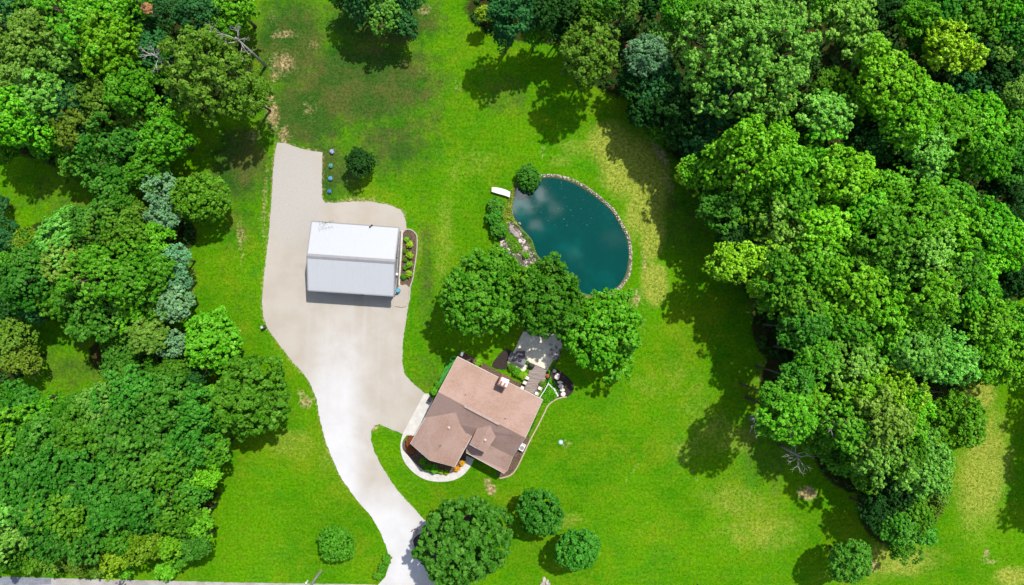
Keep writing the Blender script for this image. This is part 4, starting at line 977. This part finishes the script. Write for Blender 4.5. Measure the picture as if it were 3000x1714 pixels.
_b.inputs['Color1'].default_value = (.36, .11, .06, 1); _b.inputs['Color2'].default_value = (.26, .07, .045, 1); _b.inputs['Mortar'].default_value = (.45, .4, .35, 1)
BRICKW.color(_b.outputs[0]); BRICKW = BRICKW.m
SIDING = simple('beige_siding', (.55, .48, .40), .8, .06, 1)
def roof_mesh(name, polys, t, mat, parent):
    """polys: lists of world points; each a shingled slab with uv running up the slope"""
    mb = MB()
    for pl in polys: mb.slab([Vector(p) for p in pl], t)
    o = mb.build(name, mat, parent); me = o.data
    bm = bmesh.new(); bm.from_mesh(me); bmesh.ops.recalc_face_normals(bm, faces=bm.faces[:]); bm.to_mesh(me); bm.free()
    uv = me.uv_layers.new(name='UVMap')
    for p in me.polygons:
        n = p.normal; h = Vector((-n.y, n.x, 0))
        h = h.normalized() if h.length > .01 else Vector((1, 0, 0)); s = n.cross(h)
        for li in p.loop_indices:
            v = me.vertices[me.loops[li].vertex_index].co; uv.data[li].uv = (v.dot(h), v.dot(s))
    return o
def planez(p1, p2, p3, px, py):
    """the point of plane p1p2p3 seen at photo pixel px,py"""
    n = (p2 - p1).cross(p3 - p1); o = Vector((0, 0, H)); d = P(px, py, 0) - o
    return o + d * ((p1 - o).dot(n) / d.dot(n))
def house():
    zE, zR, zB = 4.0, 7.3, 4.65
    A, K = P(1340, 1045, zE), P(1590.3, 1171.6, zE)
    B, R = P(1284.4, 1148.4, zR), P(1539.4, 1282.8, zR)
    Q = P(1502.3, 1338.5, zB)
    AP = planez(B, R, Q, 1337, 1205.6); V = planez(B, R, Q, 1363.2, 1267.4)
    C = P(1245.8, 1224, 4.25)
    D, F = P(1202.5, 1299.8, 4.0), P(1332.3, 1367.8, 4.0)
    E = P(1258, 1348, AP.z); G_ = P(1383.3, 1275, 4.6)
    M = P(1486, 1380, 3.8); M2 = P(1478, 1389, 3.8)
    PL = P(1366, 1326, 3.8)
    c = (A + K + D + M) / 4; off = Vector((c.x, c.y, 0))
    e = empty('brown_roof_house', (c.x, c.y, 0), 'house with brown shingled gable roofs, brick chimney and garage wing', 'house')
    l = lambda v: v - off
    A, K, B, R, Q, AP, V, C, D, F, E, G_, M, PL = map(l, (A, K, B, R, Q, AP, V, C, D, F, E, G_, M, PL))
    dn = Vector((0, 0, -.004))
    roof = roof_mesh('roof', [[A, B, R, K], [B, C, V, Q, R]], .16, SHING, e)
    roof_mesh('garage_roof', [[AP, E, D, C + Vector((0, 0, .02))], [AP, V + Vector((0, 0, .02)), F, E], [V, G_, F]], .16, SHING, e)
    roof_mesh('porch_roof', [[V + Vector((0, 0, .005)), PL, l(P(1478, 1387, 3.8)), M, Q]], .14, SHING, e)
    # entry gable
    zr = l(planez(*[v + off for v in (B, R, Q)], 1437.4, 1244.2)).z; ze = 5.85
    a, en = l(P(1437.4, 1244.2, zr)), l(P(1397.5, 1314, zr)); lt, lb = l(P(1398.8, 1253.5, ze)), l(P(1375.6, 1301.4, ze)); rt, rb = l(P(1452.8, 1279.8, ze)), l(P(1422, 1326, ze))
    roof_mesh('entry_gable_roof', [[a, lt, lb, en], [a, en, rb, rt]], .14, SHING, e)
    w = MB()
    i1 = lb.lerp(en, .12) ; 
    k1, k2, k3 = lb.lerp(lt, .08), en.lerp(a, .08), rb.lerp(rt, .08)
    k1 = k1.lerp(k3, .07); k3_ = k3.lerp(k1, .07); k3 = k3_
    z0 = 3.6; w.add([(k1.x, k1.y, z0), (k3.x, k3.y, z0), (k3.x, k3.y, ze - .12), (k2.x, k2.y, zr - .2), (k1.x, k1.y, ze - .12)], [(0, 1, 2, 3, 4), (4, 3, 2, 1, 0)])
    for s, t in ((k1, lt.lerp(k1, .1)), (k3, rt.lerp(k3, .1))): w.add([(s.x, s.y, z0), (t.x, t.y, z0), (t.x, t.y, ze - .12), (s.x, s.y, ze - .12)], [(0, 1, 2, 3), (3, 2, 1, 0)])
    w.build('entry_wall', SIDING, e)
    # walls, set in under the eaves
    dm = (K - A); dm.z = 0; dm.normalize(); dp = Vector((dm.y, -dm.x, 0))            # dp points down the photo towards the front
    fr = Vector((M.x, M.y, 0))
    i = .45
    a1 = A + dm * i + dp * i; k1 = K - dm * i + dp * i; m1 = M - dm * i - dp * 1.4; c1 = a1 + dp * ((m1 - k1).dot(dp))
    w = MB(); w.prism([(p.x, p.y) for p in (a1, k1, m1, c1)], -.02, zE - .2)
    for (p, q, r) in ((a1, c1, B + dm * i), (k1, m1, R - dm * i)):
        w.add([(p.x, p.y, zE - .2), (q.x, q.y, zE - .2), (r.x, r.y, zR - .3)], [(0, 1, 2), (2, 1, 0)])
    gd = (D - A); gd.z = 0; gd.normalize(); gs = (F - D); gs.z = 0; gs.normalize()
    g1 = C + gs * i; g2 = D + gs * i - gd * i; g3 = F - gs * i - gd * i; g4 = G_ - gs * i
    w.prism([(p.x, p.y) for p in (g1, g4, g3, g2)], -.018, 3.78)
    er = E - gd * i
    w.add([(g2.x, g2.y, 3.78), (g3.x, g3.y, 3.78), (er.x, er.y, er.z - .35)], [(0, 1, 2), (2, 1, 0)])
    w.build('wall', SIDING, e)
    # porch posts and floor
    for t in (.08, .5, .96):
        p = PL.lerp(l(P(1478, 1387, 3.8)), t) - dp * .25
        MB().box((p.x, p.y, 1.8), (.16, .16, 3.6), math.atan2(dm.y, dm.x)).build('porch_post', WPAINT, e)
    pf = MB(); q0, q1 = PL + dm * .2 - dp * .2, l(P(1478, 1387, 3.8)) - dp * .2 - dm * .4
    pf.prism([(p.x, p.y) for p in (q0, q1, q1 - dp * 1.9, q0 - dp * 1.9)], 0, .18); pf.build('porch_floor', CONC, e)
    # openings
    def opening(name, p, q, t0, t1, z0, z1, mat, out, sub=None):
        a_, b_ = p.lerp(q, t0) + out * .02, p.lerp(q, t1) + out * .02
        o = MB().bar((a_.x, a_.y, (z0 + z1) / 2), (b_.x, b_.y, (z0 + z1) / 2), .06, z1 - z0).build(name, mat, e)
        if sub:
            m_ = MB()
            for z in (z0, z1): m_.bar(Vector((a_.x, a_.y, z)) + out * .02, Vector((b_.x, b_.y, z)) + out * .02, .06, .08)
            for v in (a_, b_): m_.bar(Vector((v.x, v.y, z0)) + out * .02, Vector((v.x, v.y, z1)) + out * .02, .06, .08)
            m_.build(sub, WPAINT, o)
    lf = -gs
    opening('garage_door', g1, g2, .12, .48, 0, 2.2, WPAINT, lf); opening('garage_door', g1, g2, .56, .92, 0, 2.2, WPAINT, lf)
    opening('window', g2, g3, .35, .65, .9, 2.1, GLASS, gd, 'window_frame')
    opening('front_door', c1, m1, .55, .62, .2, 2.2, simple('door_paint', (.25, .06, .04), .5), dp)
    for t in (.7, .86): opening('window', c1, m1, t, t + .08, .9, 2.1, GLASS, dp, 'window_frame')
    for t in (.1, .3, .75): opening('window', a1, k1, t, t + .1, .9, 2.1, GLASS, -dp, 'window_frame')
    opening('window', k1, m1, .4, .55, .9, 2.1, GLASS, dm, 'window_frame')
    # fascia and gutters
    fm = simple('white_fascia', (.70, .66, .60), .6)
    for a_, b_ in ((A, K), (l(P(1478, 1387, 3.8)), PL), (D, C), (G_, F)):
        MB().bar(a_ + Vector((0, 0, -.09)), b_ + Vector((0, 0, -.09)), .10, .15).build('gutter', fm, e)
    m_ = MB()
    for a_, b_ in ((A, B), (B, C), (K, R), (R, Q), (Q, M), (D, E), (E, F), (lb, en), (en, rb)): m_.bar(a_ + Vector((0, 0, -.10)), b_ + Vector((0, 0, -.10)), .05, .16)
    m_.build('rake_board', fm, e)
    # ridge vent, a raised shingled cap over the middle of the main ridge
    v0, v1 = B.lerp(R, .30), B.lerp(R, .70)
    MB().bar(v0 + Vector((0, 0, .05)), v1 + Vector((0, 0, .05)), .36, .10).build('ridge_vent', simple('ridge_vent_brown', (.40, .29, .24), .9), e)
    # chimney
    cz = 7.1
    q = [l(P(x, y, cz)) for x, y in ((1467, 1103), (1493, 1114), (1483, 1139), (1457, 1127))]
    ch = MB().prism([(p.x, p.y) for p in q][::-1], 3.2, cz - .12).build('chimney', BRICKW, e)
    bm = bmesh.new(); bm.from_mesh(ch.data); bmesh.ops.recalc_face_normals(bm, faces=bm.faces[:]); bm.to_mesh(ch.data); bm.free()
    cc = sum(q, Vector()) / 4
    cap = MB(); c2 = cc + dm * .07 - dp * .10; q2 = [c2 + (p - cc) * .86 for p in q]; cap.slab([Vector((p.x, p.y, cz)) for p in q2], .12); cap.build('chimney_cap', simple('white_cap', (.72, .70, .66), .7, .12, 4), ch)
    for t, s in ((-.28, .26), (.26, .22)):
        p = cc + dm * t + dp * .12; f_ = MB(); f_.box((p.x, p.y, cz + .14), (s, s * 1.5, .28), math.atan2(dm.y, dm.x)); f_.build('flue', simple('clay_flue', (.42, .13, .08), .8), ch)
    # vents and stacks
    def rp(px, py, pl): return l(planez(*[v + off for v in pl], px, py))
    for (x, y, pl) in ((1364, 1156, (A, B, R)), (1480.5, 1225.4, (A, B, R)), (1290.5, 1304.5, (AP, E, D))):
        p = rp(x, y, pl); MB().cyl((p.x, p.y, p.z - .05), .06, .38, 8).build('vent_pipe', BLACK, e)
    for (x, y, pl) in ((1315.5, 1252.5, (AP, E, F)), (1421.3, 1288.5, (a, en, rb))):
        p = rp(x, y, pl); v = MB(); v.cyl((p.x, p.y, p.z - .05), .13, .22, 14); v.cyl((p.x, p.y, p.z + .17), .20, .12, 14, .10); v.build('turbine_vent', simple('vent_cap', (.55, .45, .38), .6), e)
house()

def local(name, px, py, label, cat, ang=0, group=None, z=0):
    p = P(px, py, z if z else 0); return empty(name, (p.x, p.y, z), label, cat, group, math.radians(ang))
# deck behind the house
DK = [(1570, 1069), (1603, 1084), (1599, 1108), (1571, 1164), (1535, 1146), (1551, 1085)]
e = local('wood_deck', 1570, 1110, 'weathered grey-brown plank deck between the back patio and the house', 'deck')
dk = MB(); pw = [P(x, y) for x, y in DK]; cx = P(1570, 1110)
ang = math.radians(-26.8); ux = Vector((math.cos(ang), math.sin(ang), 0)); uy = Vector((-ux.y, ux.x, 0))
loc = [((p - cx).dot(ux), (p - cx).dot(uy)) for p in pw]
y = min(v for _, v in loc) + .02
while y < max(v for _, v in loc):
    xs = []
    n = len(loc)
    for i in range(n):
        (x0, y0), (x1, y1) = loc[i], loc[(i + 1) % n]
        if (y0 - y) * (y1 - y) < 0: xs.append(x0 + (x1 - x0) * (y - y0) / (y1 - y0))
    if len(xs) >= 2:
        m_ = (min(xs) + max(xs)) / 2; c_ = ux * m_ + uy * y
        dk.box((c_.x, c_.y, .22 + random.Random(int(y * 100)).uniform(-.008, .008)), (max(xs) - min(xs), .185, .04), ang)
    y += .215
dm_ = Mat('weathered_planks', .85, .2); dm_.color(dm_.mix(dm_.rng(dm_.noise(1.2, 5, .7, stretch=(.5, 6, 1, math.radians(26.8))), .3, .7), (.20, .155, .135), (.42, .35, .32)))
dk.build('deck_boards', dm_.m, e)
fr = MB(); fr.prism([((p - cx).x, (p - cx).y) for p in pw][::-1], 0, .19); fo = fr.build('deck_frame', simple('dark_timber', (.05, .035, .03), .9), e)
bm = bmesh.new(); bm.from_mesh(fo.data); bmesh.ops.recalc_face_normals(bm, faces=bm.faces[:]); bm.to_mesh(fo.data); bm.free()
def railing(name, pts, h, mat, label, z=0.0):
    w = [P(x, y) for x, y in pts]; e = empty(name, w[0], label, 'railing')
    for i in range(len(w) - 1):
        n = max(1, round((w[i + 1] - w[i]).length / 1.4))
        for k in range(n + (i == len(w) - 2)):
            p = w[i].lerp(w[i + 1], k / n) - w[0]; MB().box((p.x, p.y, h / 2), (.09, .09, h)).build('post', mat, e)
        r = MB()
        for hh in (h, h * .55, h * .2): r.bar(w[i] - w[0] + Vector((0, 0, hh)), w[i + 1] - w[0] + Vector((0, 0, hh)), .09 if hh == h else .04, .05)
        r.build('rail', mat, e)
railing('white_railing', [(1606, 1120), (1594, 1142), (1580, 1163)], 1.0, WPAINT, 'white railing down the right side of the deck')
railing('black_railing', [(1642, 1032), (1622, 1075), (1606, 1112)], .95, BLACK, 'black railing along the right edge of the back patio')
# chairs
CUSH = simple('cream_cushion', (.78, .72, .62), .9, .05, 3)
def chair(px, py, ang, label):
    e = local('patio_chair', px, py, label, 'chair', ang, 'cream cushioned chairs along the deck', .24)
    MB().box((0, 0, .38), (.52, .5, .05)).build('seat', BLACK, e)
    MB().box((0, 0, .46), (.50, .48, .10)).build('seat_cushion', CUSH, e, bevel=.04)
    MB().box((0, -.27, .66), (.50, .09, .48)).build('backrest', CUSH, e, bevel=.03)
    for sx in (-1, 1):
        MB().bar((sx * .31, -.28, .6), (sx * .31, .26, .6), .06, .04).build('armrest', BLACK, e)
        for sy in (-1, 1): MB().box((sx * .30, sy * .25, .3), (.05, .05, .6)).build('leg', BLACK, e)
chair(1545, 1106, 245, 'uppermost of the three cream cushioned chairs on the left side of the deck')
chair(1538, 1120, 245, 'middle of the three cream cushioned chairs on the left side of the deck')
chair(1530.5, 1135, 245, 'lowest of the three cream cushioned chairs on the left, nearest the roof edge')
chair(1581, 1136, 65, 'upper of the two cream cushioned chairs on the right side of the deck')
chair(1571.5, 1151, 65, 'lower of the two cream chairs on the right side of the deck, by the roof')
# lounge seat on the patio
e = local('lounge_seat', 1516, 1052, 'dark grey low lounge seat with a cushion on the back patio', 'sofa', -27)
DG = simple('dark_grey_fabric', (.10, .09, .11), .95, .25, 4); DG2 = simple('mid_grey_fabric', (.20, .19, .21), .95, .2, 4)
MB().box((0, 0, .2), (2.6, 1.0, .4)).build('seat', DG2, e, bevel=.06); MB().box((0, -.48, .45), (2.6, .2, .7)).build('backrest', DG, e, bevel=.05)
MB().box((.15, .75, .28), (1.35, 1.1, .5), .5).build('ottoman_cushion', DG, e, bevel=.1); MB().box((.4, .0, .47), (.5, .4, .14), .2).build('pillow', BLACK, e, bevel=.05)
# dark grill cover at deck corner
e = local('covered_grill', 1556, 1070, 'black covered grill at the left corner where patio meets deck', 'grill', -27)
MB().box((0, 0, .45), (1.0, .6, .9), 0, .9).build('cover', BLACK, e, bevel=.06); MB().box((0, 0, .98), (.8, .45, .16), 0, .7).build('lid', BLACK, e, bevel=.04)
# pots
def pot(px, py, r, mat, label, foliage):
    e = local('flower_pot', px, py, label, 'pot', 0, None, .24 if px < 1600 else .05)
    MB().cyl((0, 0, 0), r * .7, r * 1.4, 16, r).build('pot', mat, e, True); MB().cyl((0, 0, r * 1.4), r * 1.08, .05, 16).build('rim', mat, e)
    c = link('plant', PROTO['S'][0][0], e); c.location = (0, 0, r * 2); c.scale = (r * .9,) * 3; c.color = (*foliage, 1)
pot(1603.5, 1101, .26, simple('terracotta', (.50, .17, .06), .8), 'terracotta pot with rusty orange plant at the right edge of the deck', (.40, .12, .03))
pot(1604, 1090, .22, BLACK, 'small dark pot just above the terracotta pot', (.01, .03, .01))
# stepping stones
SS = simple('stepping_slab', (.68, .60, .54), .9, .12, 4, bump=.3)
for i, (x, y, sx, sy, lb) in enumerate(((1624, 1087, .28, .3, 'topmost stepping stone, small, in the shade beside the patio railing'), (1632, 1103, .4, .5, 'second stepping stone from the top, shaded, by the dark bed'), (1640, 1120, .42, .2, 'narrow stepping stone, third from the top of the path'),
        (1643, 1131, .42, .3, 'fourth stepping stone from the top of the path'), (1647, 1142, .42, .26, 'fifth stepping stone from the top, next to last'), (1650, 1155, .36, .36, 'lowest stepping stone where the path meets the tan edging'))):
    p = P(x, y); rr = random.Random(i); n = 9
    pts = [(math.cos(k * 6.283 / n) * sx * rr.uniform(.85, 1.1), math.sin(k * 6.283 / n) * sy * rr.uniform(.85, 1.1)) for k in range(n)]
    o = MB().prism(pts, 0, .07).build('stepping_stone', SS, bevel=.015); o.location = (p.x, p.y, .02); tag(o, lb, 'stepping stone', 'stepping stones beside the deck')
edging('white_edging', [(1604, 1124), (1612, 1129), (1622, 1138), (1628, 1148), (1635, 1161)], .22, .16, WPAINT, 'short curved white edging right of the deck', 'edging')
# ac unit
e = local('air_conditioner', 1529, 1309, 'white air conditioning unit against the right wall of the house', 'air conditioner', -27)
MB().box((0, 0, .4), (.7, .9, .8)).build('cabinet', WPAINT, e, bevel=.03); MB().cyl((0, 0, .8), .3, .03, 20).build('fan_grille', GREYT, e)
MB().box((0, 0, .03), (.9, 1.1, .08)).build('base_pad', CONC, e)
# dark box beside the garage wall
e = local('trash_bin', 1262, 1168, 'small black bin at the left house wall beside the apron', 'bin', -27)
MB().box((0, 0, .5), (.55, .6, 1.0), 0, 1.1).build('body', BLACK, e, bevel=.03); MB().box((0, 0, 1.04), (.64, .68, .08)).build('lid', BLACK, e, bevel=.02)
# white utility column at the top roof corner
e = local('utility_post', 1355, 1035, 'pale grey post-like box at the upper corner of the house', 'box', -27)
MB().box((0, 0, .7), (.35, .5, 1.4)).build('cabinet', simple('pale_grey', (.45, .45, .46), .7), e, bevel=.02); MB().box((0, 0, 1.42), (.42, .58, .06)).build('lid', WPAINT, e)
# bench by the pond: a curved stone seat
e = local('stone_bench', 1468, 565, 'white curved bench on the grass at the upper left of the pond', 'bench')
WS = simple('white_stone', (.74, .70, .72), .8, .06, 3)
c0 = P(1468, 565)
bp = [P(x, y) - c0 for x, y in ((1441, 550), (1455, 550.5), (1469, 553), (1483, 557.5), (1495.5, 564), (1493, 580), (1481, 575), (1468, 571.5), (1454, 567.5), (1440, 563))]
MB().prism([(p.x, p.y) for p in bp][::-1], .40, .52).build('seat', WS, e, bevel=.03)
for x, y in ((-.95, .35), (.95, -.2)): MB().box((x, y, .2), (.3, .6, .4), -.2).build('leg', WS, e)
# basketball-like stand / utility pedestal by drive
e = local('utility_pedestal', 775, 958, 'small dark pedestal with a pale cap at the left bend of the driveway', 'pedestal', 30)
MB().box((0, 0, .45), (.45, .55, .9), 0, .85).build('body', simple('charcoal', (.05, .05, .06), .6), e, bevel=.03); MB().box((-.08, .05, .93), (.32, .36, .08)).build('cap', simple('pale_cap', (.5, .5, .55), .5), e, bevel=.02)
# septic / well cap on the lawn
e = local('well_cap', 1643, 1295, 'pale blue-white round well cap on the lawn right of the house', 'well cap')
MB().cyl((0, 0, 0), .34, .10, 20).build('base', simple('pale_blue', (.30, .45, .52), .6, .1), e); MB().cyl((0, 0, .10), .20, .08, 20, .16).build('cover', WPAINT, e)
# utility pole whose foot shows at the bottom edge
p = P(940, 1672); e = empty('utility_pole', p, 'weathered grey utility pole rising out of the verge left of the driveway mouth', 'utility pole')
pm = simple('weathered_pole', (.34, .31, .28), .9, .2, 3); MB().cyl((0, 0, -.02), .19, 10.5, 12, .13).build('pole', pm, e)
MB().box((0, .0, 9.6), (2.4, .12, .14)).build('crossarm', pm, e)
for x in (-1.05, 0, 1.05): MB().cyl((x, 0, 9.67), .05, .2, 8, .03).build('insulator', WPAINT, e)
# roadside marker and things cut by the lower edge
e = local('marker_post', 901, 1702, 'short white marker post beside the foot of the utility pole', 'post'); MB().cyl((0, 0, 0), .14, .75, 10, .12).build('post', WPAINT, e); MB().cyl((0, 0, .75), .15, .04, 10, .05).build('cap', WPAINT, e)
for i, (x, y, s) in enumerate(((1594, 1700, .4), (1603, 1706, .35), (1590, 1712, .45), (1609, 1712, .3))):
    stone(x, y, s, 'tan rock in the small pile at the bottom edge below the right round tree', 'rocks of the roadside pile', 'roadside_rock')
e = local('mailbox', 2038, 1716, 'dark pointed roof of a post-mounted box at the bottom edge of the lawn', 'mailbox', 0)
MB().box((0, 0, .5), (.12, .12, 1.0)).build('post', BLACK, e)
MB().prism([(-.35, -.5), (.35, -.5), (.35, .2), (0, .7), (-.35, .2)], 1.0, 1.35).build('box', BLACK, e, bevel=.02)
# box lying on the island bed and dry flower stalks
e = local('weathered_box', 1236, 1638, 'pale weathered box on the dark mulch at the driveway mouth', 'box', 55)
MB().box((0, 0, .2), (.62, .42, .4)).build('body', simple('weathered_white', (.52, .50, .50), .8, .2, 5), e, bevel=.03); MB().box((0, 0, .42), (.68, .48, .05)).build('lid', simple('weathered_grey', (.44, .42, .43), .8, .2, 5), e, bevel=.02)
def stalks(px, py, label, seed):
    rnd = random.Random(seed); e = local('dry_flowers', px, py, label, 'plant'); st = MB(); hd = MB()
    for _ in range(10):
        a = rnd.uniform(0, 6.28); r = rnd.uniform(.1, .5); t = Vector((math.cos(a) * r, math.sin(a) * r, rnd.uniform(.4, .8))); st.tube([(0, 0, 0), t], [.02, .015], 4); hd.rock(t, .09, .09, .06, rnd)
    st.build('stems', BLACK, e); hd.build('flower_heads', simple('dry_mauve', (.22, .15, .16), .9), e)
stalks(1217, 1550, 'left clump of dry mauve flower stalks above the grey curved edging', 1); stalks(1245, 1547, 'right clump of dry mauve flower stalks beside the big round tree', 2)
